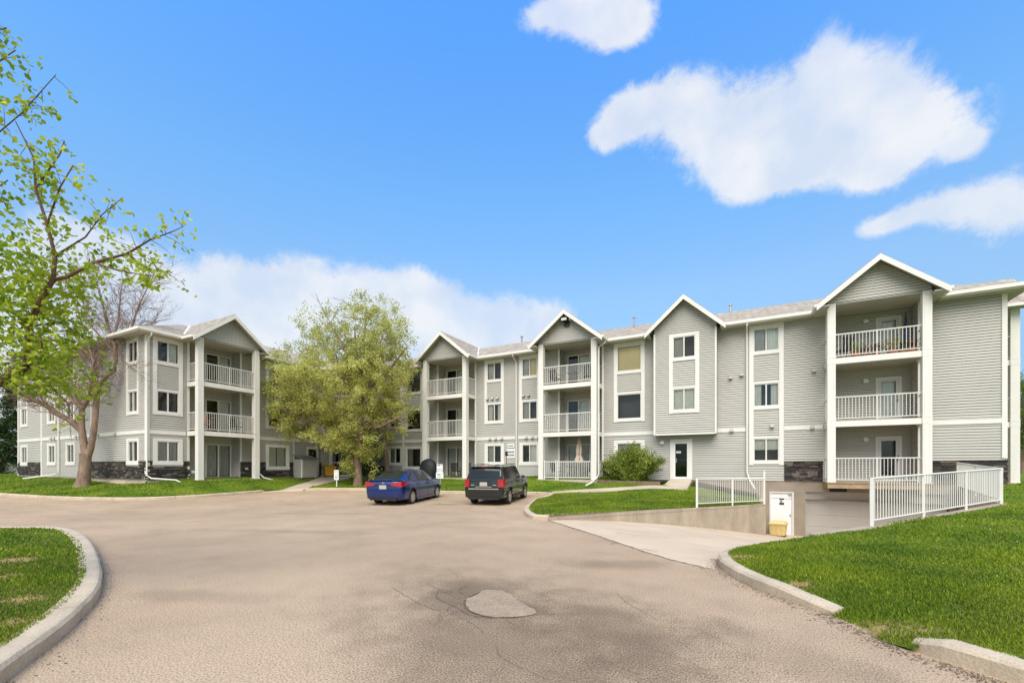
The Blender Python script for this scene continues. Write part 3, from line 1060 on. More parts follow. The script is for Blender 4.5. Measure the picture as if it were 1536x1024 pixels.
# ---- main entrance in the chamfered corner, canopy and balcony over it
fr = FD
mb = MB()
for (a, b) in ((.72, .80), (1.86, 1.93), (2.63, 2.70)):
    mb.fbox(fr, a, b, Z1, 3.02, -.08, .03, 'rail')
mb.fbox(fr, .80, 2.63, 2.94, 3.02, -.08, .02, 'rail')
mb.fbox(fr, .80, 2.63, Z1, Z1 + .12, -.08, .02, 'rail')
mb.fbox(fr, .80, 2.63, 1.93, 1.99, -.06, .0, 'rail')
for (a, b) in ((.58, .72), (2.70, 2.84)):
    mb.fbox(fr, a, b, Z1, 3.14, -.005, .05, 'trim')
mb.fbox(fr, .72, 2.70, 3.02, 3.14, -.005, .05, 'trim')
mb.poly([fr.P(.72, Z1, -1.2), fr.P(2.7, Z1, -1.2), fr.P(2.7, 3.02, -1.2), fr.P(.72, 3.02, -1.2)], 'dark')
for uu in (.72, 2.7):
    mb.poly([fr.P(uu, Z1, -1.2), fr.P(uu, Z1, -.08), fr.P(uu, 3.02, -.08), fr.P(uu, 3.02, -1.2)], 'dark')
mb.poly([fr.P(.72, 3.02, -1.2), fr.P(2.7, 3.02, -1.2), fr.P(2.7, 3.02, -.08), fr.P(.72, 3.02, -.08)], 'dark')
dr = mb.build('entrance_door', bld)
g = MB()
g.poly([fr.P(.8, Z1 + .12, -.03), fr.P(2.63, Z1 + .12, -.03), fr.P(2.63, 2.94, -.03), fr.P(.8, 2.94, -.03)], 'doorglass')
g.build('pane', dr)
for i in range(2):
    g = MB()
    u = 1.75 if i == 0 else 2.03
    g.tube([fr.P(u, 1.6, .0), fr.P(u, 1.6, .07), fr.P(u, 2.3, .07), fr.P(u, 2.3, .0)], .016, 'metal', 6)
    g.build('handle', dr)
mb = MB()
mb.fbox(fr, -.25, DL + .25, 3.36, 3.60, .05, 1.45, 'trim')
mb.fbox(fr, -.20, DL + .20, 3.34, 3.36, .05, 1.40, 'soffit')
mb.build('canopy', bld)
mb = MB()
zb, zt = 3.70, 4.70
mb.fbox(fr, 0, DL, zt - .045, zt, 1.30, 1.345, 'rail')
mb.fbox(fr, 0, DL, zb, zb + .035, 1.305, 1.34, 'rail')
for i in range(33):
    u = .01 + (DL - .02) * i / 32
    mb.fbox(fr, u - .0095, u + .0095, 3.60 if i % 8 == 0 else zb, zt - .045, 1.312, 1.333, 'rail')
mb.build('railing', bld)
window(fr, .9, 2.7, Z2, Z2 + 2.05, 0, True, CURT[3], (.12, .12, .12, 0))
window(fr, .9, 2.7, 7.0, 8.42, 0, True, CURT[4], (.15, .15, .13, .15))

# ---- downspouts with their kick-outs
for fr, u, zt, kick in ((FA, .11, 8.66, [(.11, 1.35, .09), (.22, 1.0, .18), (.45, .55, .5)]), (FA, -12.80, 8.66, [(-12.80, 1.02, .09), (-12.7, .95, .2)]),
                        (FW, 11.72, 8.62, [(11.72, 1.18, .10), (11.86, 1.02, .25), (12.65, .92, 1.0), (12.85, .74, 1.2), (13.05, .70, 1.35)]),
                        (FE, -38.94, 8.62, [(-38.94, 1.25, .09), (-39.1, 1.13, .2), (-41.9, .86, .9)])):
    mb = MB()
    pts = [fr.P(u, zt + .02, .60), fr.P(u, zt - .12, .58), fr.P(u, zt - .42, .10)] + [fr.P(a, z, o_) for (a, z, o_) in kick]
    mb.tube(pts, .042, 'trim', 6)
    mb.build('downspout', bld)
for fr, u, w_ in ((FA, -7.20, 1), (FA, -19.42, -1), (FW, 17.13, 1)):
    mb = MB()
    po = PROJ - .15
    pts = [fr.P(u + w_ * .43, 8.62, 1.0), fr.P(u + w_ * .36, 8.45, po), fr.P(u + w_ * .05, 8.25, po), fr.P(u + w_ * .05, 1.25, po), fr.P(u, 1.05, po + .15), fr.P(u - .15, .75, po + .8), fr.P(u - .35, .62, po + 1.1)]
    if fr is FW:
        pts[-3:] = [fr.P(u + .05, 1.2, po + .02), fr.P(u + .25, .95, po + .15), fr.P(u + .75, .78, po + .4)]
    mb.tube(pts, .042, 'trim', 6)
    mb.build('downspout', bld)

# ---- small wall vents
for fr, u, z in [(FA, -14.95 + i * .38, 6.10) for i in range(3)] + [(FA, -14.75 + i * .45, 3.48) for i in range(3)] + [(FA, -12.3 + i * .35, 6.12) for i in range(2)] + [(FA, -12.1 + i * .42, 3.48) for i in range(3)] + \
        [(FA, -.62, 6.15), (FA, -.12, 6.25), (FA, -.57, 3.48), (FA, 1.2, 3.62), (FA, 2.83, 3.49), (FA, 2.9, 6.15), (FE, -36.4, 3.5), (FE, -35.9, 3.5), (FE, -33.4, 3.5), (FE, -31.3, 3.5), (FE, -40.2, 3.5), (FE, -39.7, 3.5), (FW, 17.0, 1.52), (FW, 13.95, 1.35)]:
    mb = MB()
    mb.fbox(fr, u - .085, u + .085, z - .06, z + .07, .02, .075, 'soffit')
    mb.hexa([fr.P(u - .085, z - .075, .17), fr.P(u + .085, z - .075, .17), fr.P(u + .085, z - .075, .06), fr.P(u - .085, z - .075, .06),
             fr.P(u - .085, z - .055, .17), fr.P(u + .085, z - .055, .17), fr.P(u + .085, z + .06, .06), fr.P(u - .085, z + .06, .06)], 'soffit')
    mb.build('wall_vent', bld)

# ---- floodlight on the middle gable
mb = MB()
mb.fbox(FA, -9.10, -8.80, 9.62, 9.90, PROJ + .03, PROJ + .10, 'black')
mb.fbox(FA, -9.22, -8.82, 9.86, 10.06, PROJ + .10, PROJ + .34, 'black')
mb.fbox(FA, -9.18, -8.86, 9.89, 10.03, PROJ + .34, PROJ + .35, 'lens')
mb.fbox(FA, -8.78, -8.68, 9.9, 10.1, PROJ + .03, PROJ + .2, 'white')
mb.build('floodlight', bld)

# ---- foundation, garage front and patio slabs
mb = MB()
mb.fbox(FA, P2[0], .82, -.3, .93, -.3, -.012, 'concrete')
mb.fbox(FA, 7.9, RX - .02, -.3, .91, -.3, -.012, 'concrete')
mb.fbox(FW, EY + .02, P1[1], -.3, .97, -.3, -.012, 'concrete')
mb.fbox(FW, EY - .06, 13.5, .2, .86, .0, .06, 'walk')
mb.fbox(FE, -46.2, WX - .02, -.3, .97, -.3, -.012, 'concrete')
mb.fbox(FE, -34.4, -29.9, .2, .88, 0, .12, 'walk')
mb.fbox(FE, -29.9, WX + .06, .2, .84, 0, .06, 'walk')
mb.fbox(FR, AY, 43, -.3, .91, -.3, -.012, 'concrete')
mb.fbox(FD, 0, DL, -.3, .93, -.3, -.012, 'concrete')
mb.build('foundation', bld)
mb = MB()
# basement wall over the driveway, with openings left for the man door and the garage door
for (a, b, z0, z1) in ((.82, 1.08, -1.8, .93), (2.10, 2.56, -1.8, .93), (7.66, 7.9, -1.8, .93), (1.08, 2.10, .42, .93), (2.56, 7.66, .45, .93)):
    mb.fbox(FA, a, b, z0, z1, -.35, -.012, 'concrete')
mb.build('basement_wall', bld)
mb = MB()
for (a, b, z0, z1) in ((1.08, 1.14, -1.72, .42), (2.02, 2.10, -1.72, .42), (1.14, 2.02, .36, .42)):
    mb.fbox(FA, a, b, z0, z1, -.12, .02, 'door')
mb.fbox(FA, 1.14, 2.02, -1.70, .36, -.09, -.04, 'white')
md = mb.build('basement_door', bld)
g = MB()
g.fbox(FA, 1.93, 1.98, -.72, -.66, -.04, .02, 'metal')
g.fbox(FA, 1.88, 2.0, .26, .33, -.04, .03, 'metal')
g.build('handle', md)
g = MB()
g.fbox(FA, 1.50, 1.70, .02, .10, -.04, -.037, 'ink')
g.fbox(FA, 1.50, 1.70, -.22, -.10, -.04, -.037, 'ink')
g.fbox(FA, 1.53, 1.62, -.08, -.01, -.04, -.037, 'ink')
g.build('door_notice', md)
mb = MB()
for i in range(4):
    mb.fbox(FA, 2.60, 7.62, -1.72 + i * .54, -1.72 + i * .54 + .532, -.22, -.18, 'garage')
mb.fbox(FA, 2.56, 2.62, -1.72, .45, -.2, -.10, 'garage')
mb.fbox(FA, 2.62, 7.62, .40, .45, -.2, -.10, 'garage')
mb.build('garage_door', bld)
# ground floor deck of the right bay hangs over the driveway
mb = MB()
mb.fbox(FA, 3.26, 6.74, .68, .905, .0, PROJ - .02, 'deckwood')
mb.fbox(FA, 3.22, 6.78, .905, .945, -.78, PROJ + .02, 'deckwood')
mb.fbox(FA, 3.5, 4.15, .47, .64, -.05, .02, 'black')
mb.build('balcony_deck', bld)
# patios under the other bays
for fr, a, b in ((FA, -10.75, -7.25), (FA, -19.32, -15.82), (FW, 13.6, 17.1), (FR, 27.75, 31.25)):
    mb = MB()
    mb.fbox(fr, a - .06, b + .06, .35, .905, -.012, PROJ + .08, 'walk')
    mb.fbox(fr, a + .3, b - .3, .35, .925, -.82, -.012, 'walk')
    mb.build('patio_slab', bld)
# white garden fence of the middle patio
mb = MB()
z0, z1 = .98, 1.95
for (a, b) in ((-10.38, -9.66), (-9.52, -7.58)):
    mb.fbox(FA, a, b, z1 - .05, z1, PROJ - .06, PROJ - .02, 'rail')
    mb.fbox(FA, a, b, z0 + .02, z0 + .07, PROJ - .06, PROJ - .02, 'rail')
    n = int((b - a) / .105)
    for i in range(n + 1):
        u = a + .015 + (b - a - .03) * i / n
        mb.fbox(FA, u - .012, u + .012, z0 + .07, z1 - .05, PROJ - .05, PROJ - .03, 'rail')
for u in (-10.36, -9.65, -9.53):
    mb.fbox(FA, u - .035, u + .035, z0 - .07, z1 + .05, PROJ - .08, PROJ - .01, 'rail')
for i in range(9):
    oo = .1 + i * .1
    mb.fbox(FA, -7.36, -7.33, z0 + .07, z1 - .05, oo - .012, oo + .012, 'rail')
mb.fbox(FA, -7.37, -7.32, z1 - .05, z1, .05, .95, 'rail')
mb.fbox(FA, -7.37, -7.32, z0 + .02, z0 + .07, .05, .95, 'rail')
mb.build('railing', bld)


# ================================================================== GROUND
def lot(x, y):
    """height of the paved lot: level near the street, rising gently towards the building"""
    d = -x * SN + y * CS
    return min(.25, max(0.0, .03 * (d - 18)))


JX, JY = -5.3, 12.4


def ramp_z(x, y):
    s = ((x - JX) + (y - JY)) / math.sqrt(2)
    t = max(0.0, min(1.0, s / 13.2))
    return -1.66 * t ** 1.35


class TPS:
    def __init__(self, pts):
        p = np.array(pts, float)
        self.xy = p[:, :2]
        n = len(p)
        K = self.k(np.linalg.norm(self.xy[:, None] - self.xy[None], axis=2)) + np.eye(n) * .002
        A = np.zeros((n + 3, n + 3))
        A[:n, :n] = K
        A[:n, n] = A[n, :n] = 1
        A[:n, n + 1:] = self.xy
        A[n + 1:, :n] = self.xy.T
        b = np.zeros(n + 3)
        b[:n] = p[:, 2]
        self.w = np.linalg.solve(A, b)

    @staticmethod
    def k(r):
        return np.where(r > 1e-9, r * r * np.log(np.maximum(r, 1e-9)), 0)

    def __call__(self, xy):
        xy = np.atleast_2d(np.array(xy, float))
        r = np.linalg.norm(xy[:, None] - self.xy[None], axis=2)
        n = len(self.xy)
        return self.k(r) @ self.w[:n] + self.w[n] + xy @ self.w[n + 1:]


def in_poly(xy, poly):
    xy = np.atleast_2d(xy)
    c = np.zeros(len(xy), bool)
    n = len(poly)
    for i in range(n):
        (x1, y1), (x2, y2) = poly[i], poly[i - 1]
        cond = ((y1 > xy[:, 1]) != (y2 > xy[:, 1]))
        with np.errstate(divide='ignore', invalid='ignore'):
            t = (xy[:, 1] - y1) / (y2 - y1 if y2 != y1 else 1e-12)
        c ^= cond & (xy[:, 0] < x1 + t * (x2 - x1))
    return c


def smooth_line(pts, step=.25, closed=False):
    """Catmull-Rom through the points, resampled"""
    P = [Vector(p) for p in pts]
    out = []
    n = len(P)
    for i in range(n - 1):
        p0, p1, p2, p3 = P[max(i - 1, 0)], P[i], P[i + 1], P[min(i + 2, n - 1)]
        m = max(1, int((p2 - p1).length / step))
        for j in range(m):
            t = j / m
            out.append(.5 * ((2 * p1) + (p2 - p0) * t + (2 * p0 - 5 * p1 + 4 * p2 - p3) * t * t + (3 * p1 - p0 - 3 * p2 + p3) * t ** 3))
    out.append(P[-1])
    return out


def tuck(pts, d):
    """shift an open border line sideways (to its right) so the turf runs under the kerb"""
    out = []
    for i, p in enumerate(pts):
        a, b = Vector(pts[max(i - 1, 0)]), Vector(pts[min(i + 1, len(pts) - 1)])
        t = (b - a).normalized()
        out.append((p[0] + t.y * d, p[1] - t.x * d))
    return out


def sheet(name, poly, step, zf, mat, hole_poly=None, kind='structure', jitter=0.0):
    """triangulated ground sheet inside a polygon, heights from zf(array) """
    b = []
    n = len(poly)
    for i in range(n):
        p, q = Vector(poly[i]), Vector(poly[(i + 1) % n])
        m = max(1, int((q - p).length / step))
        b += [tuple(p.lerp(q, j / m)) for j in range(m)]
    xs, ys = [p[0] for p in poly], [p[1] for p in poly]
    gx, gy = np.meshgrid(np.arange(min(xs), max(xs), step), np.arange(min(ys), max(ys), step))
    g = np.stack([gx.ravel(), gy.ravel()], 1)
    g = g + RNG.uniform(-.2, .2, g.shape) * step
    g = g[in_poly(g, poly)]
    barr = np.array(b)
    edges = [(i, (i + 1) % len(b)) for i in range(len(b))]
    pts = list(b)
    if hole_poly:
        hb = []
        for i in range(len(hole_poly)):
            p, q = Vector(hole_poly[i]), Vector(hole_poly[(i + 1) % len(hole_poly)])
            m = max(1, int((q - p).length / step))
            hb += [tuple(p.lerp(q, j / m)) for j in range(m)]
        k = len(pts)
        edges += [(k + i, k + (i + 1) % len(hb)) for i in range(len(hb))]
        pts += hb
        g = g[~in_poly(g, hole_poly)]
        barr = np.array(pts)
    # keep grid points off the borders
    keep = np.ones(len(g), bool)
    for k in range(0, len(g), 4000):
        d = np.linalg.norm(g[k:k + 4000, None] - barr[None], axis=2).min(1)
        keep[k:k + 4000] = d > step * .45
    pts += [tuple(p) for p in g[keep]]
    vs, es, fs, *_ = delaunay_2d_cdt([Vector(p) for p in pts], edges, [], 1, 1e-5)
    v = np.array([(p.x, p.y) for p in vs])
    f = np.array([tuple(q) for q in fs])
    if hole_poly:
        cen = v[f].mean(1)
        f = f[~in_poly(cen, hole_poly)]
    z = zf(v)
    if jitter:
        z = z + RNG.normal(0, jitter, len(z))
    o = np_mesh(name, np.column_stack([v, z]), f, [mat])
    o.data.polygons.foreach_set('use_smooth', [True] * len(f))
    return tag(o, kind=kind)


LOT = np.vectorize(lot)
RAMPZ = np.vectorize(ramp_z)

ramp_poly = [(-5.3, 12.4), (-3.7, 10.8), (-2.31, 9.3), (-1.2, 8.15), (-.42, 7.62), (-.42, 8.5), (-.27, 9.4), (0.0, 10.2), (.45, 11.0), (1.2, 11.75), (2.5, 12.5), (6.8, 18.7), (7.85, 25.1), (.8, 25.1), (.8, 21.5)]
site_rect = [(-80, -16), (48, -16), (48, 60), (-80, 60)]
sheet('parking_lot', site_rect, 2.0, lambda v: LOT(v[:, 0], v[:, 1]), 'asphalt', hole_poly=ramp_poly)
sheet('driveway_ramp', ramp_poly, .7, lambda v: RAMPZ(v[:, 0], v[:, 1]), 'rampconc')
# land beyond the lot, out to the horizon
ring_in = []
for i in range(4):
    p, q = Vector(site_rect[i]), Vector(site_rect[(i + 1) % 4])
    ring_in += [p.lerp(q, j / 40) for j in range(40)]
v, f = [], []
cx, cy = -16, 22
for p in ring_in:
    a = math.atan2(p.y - cy, p.x - cx)
    v += [(p.x, p.y, lot(p.x, p.y)), (p.x + 40 * math.cos(a), p.y + 40 * math.sin(a), .15), (cx + 1500 * math.cos(a), cy + 1500 * math.sin(a), .15)]
n = len(ring_in)
for i in range(n):
    j = (i + 1) % n
    f += [(3 * i, 3 * i + 1, 3 * j + 1, 3 * j), (3 * i + 1, 3 * i + 2, 3 * j + 2, 3 * j + 1)]
tag(np_mesh('ground', v, f, ['turf']), kind='structure')

# ---- thin concrete/asphalt edge lines, patch and cracks
def decal(name, poly, mat, off=.004, zf=lot):
    vs = [(x, y, zf(x, y) + off) for x, y in poly]
    o = bpy.data.objects.new(name, bpy.data.meshes.new(name))
    o.data.from_pydata(vs, [], [tuple(range(len(vs)))])
    o.data.materials.append(M[mat])
    COL.objects.link(o)
    return tag(o, kind='structure')


pp = smooth_line([(-2.93, 4.40, 0), (-2.99, 4.55, 0), (-2.98, 4.72, 0), (-3.0, 4.95, 0), (-2.80, 5.02, 0), (-2.62, 4.93, 0), (-2.33, 4.68, 0), (-2.09, 4.53, 0), (-2.02, 4.40, 0), (-2.15, 4.22, 0), (-2.35, 4.10, 0), (-2.52, 4.09, 0), (-2.75, 4.20, 0), (-2.93, 4.40, 0)], .05)
pp = [(p.x + random.uniform(-.012, .012), p.y + random.uniform(-.012, .012)) for p in pp[:-1]]
decal('asphalt_patch', pp, 'patch', .007)


def crack(pts, w, branch=0, zf=lot, name='asphalt_crack', mat='crackmat'):
    line = smooth_line([(x, y, 0) for x, y in pts], .04)
    mb = MB()

    def ribbon(ln, w0, w1):
        L = len(ln)
        off = 0
        prev = None
        for i, p in enumerate(ln):
            t = (ln[min(i + 1, L - 1)] - ln[max(i - 1, 0)])
            t = t.normalized() if t.length > 1e-9 else Vector((1, 0, 0))
            nrm = Vector((-t.y, t.x, 0))
            off = off * .8 + random.uniform(-.012, .012)
            ww = (w0 + (w1 - w0) * i / L) * random.uniform(.35, 1.3) * (1 if 2 < i < L - 3 else .3)
            c = p + nrm * off
            a, b = c + nrm * ww, c - nrm * ww
            a, b = (a.x, a.y, zf(a.x, a.y) + .006), (b.x, b.y, zf(b.x, b.y) + .006)
            if prev:
                mb.poly([prev[0], prev[1], b, a], mat)
            prev = (a, b)
    ribbon(line, w, w * .6)
    for _ in range(branch):
        i = random.randrange(2, len(line) - 3)
        p = line[i].copy()
        t = (line[i + 1] - line[i - 1]).normalized()
        a = random.choice((-1, 1)) * random.uniform(.5, 1.2)
        d = Vector((t.x * math.cos(a) - t.y * math.sin(a), t.x * math.sin(a) + t.y * math.cos(a), 0))
        ln = [p]
        for _ in range(random.randrange(5, 16)):
            d = (d + Vector((random.uniform(-.3, .3), random.uniform(-.3, .3), 0))).normalized()
            ln.append(ln[-1] + d * .04)
        ribbon(ln, w * .6, w * .15)
    o = mb.build(name)
    return tag(o, kind='structure')


crack([(-4.18, 4.50), (-3.9, 4.36), (-3.62, 4.21), (-3.2, 4.02), (-2.87, 3.98), (-2.47, 3.83), (-2.17, 3.60)], .0035, 16)
crack([(-3.9, 4.9), (-3.4, 4.62), (-3.15, 4.5), (-2.98, 4.5)], .003, 12)
crack([(-3.55, 4.72), (-3.3, 4.36), (-3.05, 4.25), (-2.8, 4.12), (-2.5, 4.04), (-2.1, 4.2)], .0045, 10)
crack([(-3.0, 4.97), (-2.985, 4.72), (-2.995, 4.55), (-2.94, 4.39), (-2.76, 4.19), (-2.52, 4.075), (-2.35, 4.085), (-2.15, 4.205), (-2.02, 4.385)], .0075, 9)
crack([(-3.0, 4.6), (-3.2, 4.68), (-3.32, 4.9), (-3.3, 5.1)], .004, 5)
crack([(-1.47, 5.66), (-1.25, 5.3), (-.99, 5.04), (-.78, 4.76)], .003, 6)
crack([(-1.1, 4.05), (-.6, 4.0), (-.2, 3.75)], .002, 4)
crack([(-4.3, 5.9), (-3.9, 5.5), (-3.5, 5.35), (-3.0, 5.45)], .002, 6)
crack([(-2.0, 3.5), (-1.7, 3.2), (-1.2, 3.05)], .002, 5)
# joint between asphalt and the concrete drive
crack([(-5.3, 12.4), (-3.7, 10.8), (-2.31, 9.3), (-1.2, 8.15), (-.42, 7.62)], .022, 3, name='driveway_joint')
crack([(-2.9, 11.0), (-2.3, 11.1), (-1.6, 11.4)], .012, 0, zf=ramp_z, name='driveway_joint')
# faded stall lines between and beside the cars
for (x0, y0, x1, y1) in ((-12.0, 15.3, -12.7, 19.6), (-15.3, 14.6, -16.3, 18.9)):
    decal('parking_line', [(x0, y0), (x0 + .1, y0), (x1 + .1, y1), (x1, y1)], 'paint', .005)


def kerb(name, pts, w=.24, h=.14, zf=lot, side=1, taper=(False, False), joints=True):
    """kerb swept along its road-side foot line; side=+1 puts its body on the left of the line"""
    line = smooth_line([(x, y, 0) for x, y in pts], .22)
    mb = MB()
    k = mb.m('kerb')
    prev = None
    L = len(line)
    seg = 0
    for i, p in enumerate(line):
        t = (line[min(i + 1, L - 1)] - line[max(i - 1, 0)]).normalized()
        nrm = Vector((-t.y, t.x, 0)) * side
        z = zf(p.x, p.y)
        hh = h
        e = 1.0
        if taper[0]:
            e = min(e, .62 + i * .38)
        if taper[1]:
            e = min(e, .45 + (L - 1 - i) * .25)
        hh = h * min(1, e) + random.uniform(-.004, .004)
        prof = [(0.0, -.12), (random.uniform(-.006, .006), hh - .035), (.03, hh - .006), (.06, hh), (w - .03, hh + .003), (w, hh - .02), (w, -.12)]
        b = len(mb.v)
        for (o_, zz) in prof:
            q = p + nrm * o_
            mb.v.append((q.x, q.y, z + zz))
        m = len(prof)
        gap = joints and i % 11 == 10
        if prev is not None:
            for j in range(m - 1):
                mb.f.append((prev + j, prev + j + 1, b + j + 1, b + j))
                mb.mi.append(k)
            if i == L - 1:
                mb.f.append(tuple(b + j for j in range(m)))
                mb.mi.append(k)
        else:
            mb.f.append(tuple(b + j for j in range(m))[::-1])
            mb.mi.append(k)
        prev = b
        if gap and 0 < i < L - 2:
            # close this stone and start the next 8 mm on, leaving a real joint
            mb.f.append(tuple(b + j for j in range(m)))
            mb.mi.append(k)
            b2 = len(mb.v)
            for j in range(m):
                q = Vector(mb.v[b + j]) + t * .012
                mb.v.append(tuple(q))
            mb.f.append(tuple(b2 + j for j in range(m))[::-1])
            mb.mi.append(k)
            prev = b2
    o = mb.build(name)
    return tag(o, kind='structure')


# island by the street (kerb foot on the road side)
isl = [(-2.2, -1.0), (-3.4, .2), (-4.9, 1.2), (-5.71, 1.75), (-6.36, 2.13), (-7.05, 2.48), (-8.04, 2.86), (-9.29, 3.27), (-11.31, 3.87), (-13.34, 4.35), (-15.0, 4.45), (-16.5, 3.7), (-18.5, 2.4), (-21, .5), (-24, -3)]
kerb('kerb', isl, .27, .15, side=1)
# long kerb in front of the left wing
lk = [(-62, 5.6), (-45, 7.0), (-33.5, 7.9), (-28.8, 8.55), (-26.2, 9.35), (-24.5, 10.4), (-23.7, 12.2), (-23.6, 14.0), (-23.68, 15.2), (-24.0, 15.9), (-24.6, 16.7)]
kerb('kerb', lk, .22, .14, side=1)
bk = [(-23.35, 18.3), (-22.95, 17.45), (-22.5, 17.4), (-21.8, 18.1), (-19.5, 19.0), (-16.5, 19.4), (-13.8, 19.75), (-11.2, 20.75), (-9.7, 21.3), (-9.05, 21.25), (-8.72, 20.6), (-8.5, 19.4), (-8.36, 18.1), (-7.54, 15.6), (-6.96, 14.2), (-6.31, 13.05), (-5.75, 12.38), (-5.25, 12.35)]
kerb('kerb', bk, .21, .145, side=1)
rk = [(1.25, 11.7), (.45, 11.0), (0.0, 10.2), (-.27, 9.4), (-.40, 8.5), (-.33, 7.75), (-.1, 7.12), (.1, 6.74), (.37, 6.34), (.66, 6.02), (.86, 5.84)]


def edge_z(x, y):
    return max(ramp_z(x, y) if y > 8.2 else 0.0, -.08 if y < 10 else -.16)


kerb('kerb', rk, .20, .15, zf=edge_z, side=1, taper=(False, True))
kerb('kerb', [(1.30, 5.08), (1.45, 4.92), (1.66, 4.74), (1.9, 4.52), (2.5, 3.9), (3.2, 3.1), (4.6, 1.4)], .21, .15, side=1, taper=(True, False))

# ---- lawns
c_pts = [(-23.5, 18.5), (-22.8, 17.75), (-21.8, 18.3), (-19.5, 19.2), (-16.5, 19.58), (-13.85, 19.95), (-11.25, 21.05), (-9.25, 21.97), (-8.62, 21.3), (-8.28, 19.4), (-8.13, 18.15), (-7.32, 15.7), (-6.75, 14.32), (-6.12, 13.2), (-5.65, 12.62), (-5.2, 12.55)]
cz = TPS([(-22.9, 17.5, .38), (-19.5, 19.2, .38), (-16.5, 19.5, .34), (-13.8, 19.9, .31), (-11.2, 21.1, .31), (-9.2, 21.9, .31), (-8.1, 18.2, .2), (-7.3, 15.7, .15), (-6.7, 14.3, .14), (-5.3, 12.5, .14), (-3.3, 15.1, .13), (-1.5, 18.0, .12), (.75, 21.5, .03),
          (-24, 24, .86), (-20, 23.7, .84), (-17, 23.7, .84), (-14, 24, .84), (-10, 23.7, .84), (-6, 23.9, .84), (-4.4, 24.2, .78), (-2.2, 24.6, .6), (-.8, 24.9, .35), (.7, 25, .12), (-21.6, 20.3, .44), (-24.2, 20.5, .6), (-8.6, 21.8, .32), (-6, 22.6, .40), (-3.6, 23.2, .52),
          (-5.5, 18, .22), (-3, 20.5, .3), (-1, 21.5, .2), (-14, 22.3, .62), (-18, 22, .62), (-10, 23.0, .66), (-7, 23.4, .62)])
center_poly = tuck(c_pts, .09) + [(.72, 21.5), (.72, 25.05), (-25.35, 25.05), (-25.9, 24.2)]
lawn_center = sheet('lawn', center_poly, .5, cz, 'turf', kind='stuff')
l_pts = [(-62, 5.85), (-45, 7.25), (-33.5, 8.12), (-28.9, 8.78), (-26.4, 9.52), (-24.7, 10.55), (-23.93, 12.25), (-23.83, 14.0), (-23.87, 15.5)]
lz = TPS([(-75, 5, .3), (-45, 7.25, .38), (-33.5, 8.1, .27), (-28.9, 8.8, .24), (-26.4, 9.5, .22), (-24.7, 10.5, .23), (-23.9, 12.2, .26), (-23.8, 14.0, .31), (-23.9, 15.6, .36), (-25.0, 18, .55), (-27.7, 22.4, .88), (-26.4, 13.6, .84), (-26.4, 17, .84),
          (-27.6, 11.5, .72), (-30, 11.5, .66), (-34, 11.6, .82), (-40, 11.6, .9), (-46, 11.6, .92), (-27.5, 20, .88), (-32.4, 10.3, .55), (-60, 12, .9), (-70, 17, .9), (-48, 20, .95), (-50, 40, .95), (-75, 40, .95), (-25.1, 14, .55), (-38, 9.4, .6), (-26.9, 10.7, .52)])
left_poly = [(-79, 5.2)] + tuck(l_pts, .09) + [(-23.5, 16.2), (-23.6, 16.6), (-24.9, 18.6), (-26.2, 20.6), (-27.4, 22.3), (-27.85, 11.8), (-46.1, 11.8), (-46.1, 45), (-79, 45)]
lawn_left = sheet('lawn', left_poly, .7, lz, 'turf', kind='stuff')
r_pts = [(2.55, 12.4), (1.35, 11.5), (.63, 10.87), (.22, 10.05), (-.06, 9.3), (-.19, 8.48), (-.12, 7.82), (.08, 7.22), (.28, 6.85), (.53, 6.48), (.80, 6.18), (.92, 5.82), (1.07, 5.6), (1.17, 5.25), (1.32, 5.06), (1.42, 5.16), (1.62, 5.08), (1.82, 4.88), (2.05, 4.66), (2.65, 4.04), (3.36, 3.22), (4.76, 1.54)]
rz = TPS([(2.5, 12.45, .27), (1.35, 11.6, .12), (.63, 10.9, .03), (.22, 10.1, .06), (-.06, 9.3, .09), (-.2, 8.5, .12), (-.1, 7.8, .13), (.1, 7.2, .13), (.53, 6.5, .13), (.85, 6.1, .10), (.86, 5.78, -.01), (.97, 5.5, -.012), (1.06, 5.2, -.012), (1.2, 4.98, -.01), (1.4, 5.55, .07), (1.55, 5.08, .145), (1.85, 4.8, .15), (2.1, 4.6, .15), (2.65, 4.0, .15), (3.3, 3.3, .15), (4.7, 1.6, .15),
          (4.6, 15.5, .38), (6.8, 18.6, .5), (7.6, 23, .72), (8.5, 24.9, .90), (9.6, 25.5, .90), (10.9, 27.6, .82), (9.4, 35, .92), (9.4, 45, .95), (5, 10, .34), (8, 13, .55), (11, 20, .8), (16, 25, .85), (4, 6.5, .28), (9, 7, .4), (20, 12, .7), (30, 30, .9), (40, 45, .9), (40, 0, .5), (15, 2, .4), (2.2, 8.2, .24), (1.2, 6.6, .19)])


def dist_to(xy, line):
    xy = np.atleast_2d(np.array(xy, float))
    best = np.full(len(xy), 1e9)
    for p, q in zip(line, line[1:]):
        p, q = np.array(p), np.array(q)
        t = np.clip(((xy - p) @ (q - p)) / ((q - p) @ (q - p)), 0, 1)
        best = np.minimum(best, np.linalg.norm(xy - (p + t[:, None] * (q - p)), axis=1))
    return best


rz0 = rz


def rz(xy):
    """right lawn: never stands above its kerb line, and feathers out where the kerb is missing"""
    xy = np.atleast_2d(np.array(xy, float))
    z = rz0(xy)
    near_kerb = xy[:, 1] < 9
    z = np.where(near_kerb, np.minimum(z, .135 + .11 * dist_to(xy, r_pts[4:])), z)
    return np.where(near_kerb, np.minimum(z, -.012 + .42 * dist_to(xy, [(.80, 5.95), (.90, 5.62), (.98, 5.35), (1.02, 5.2)])), z)


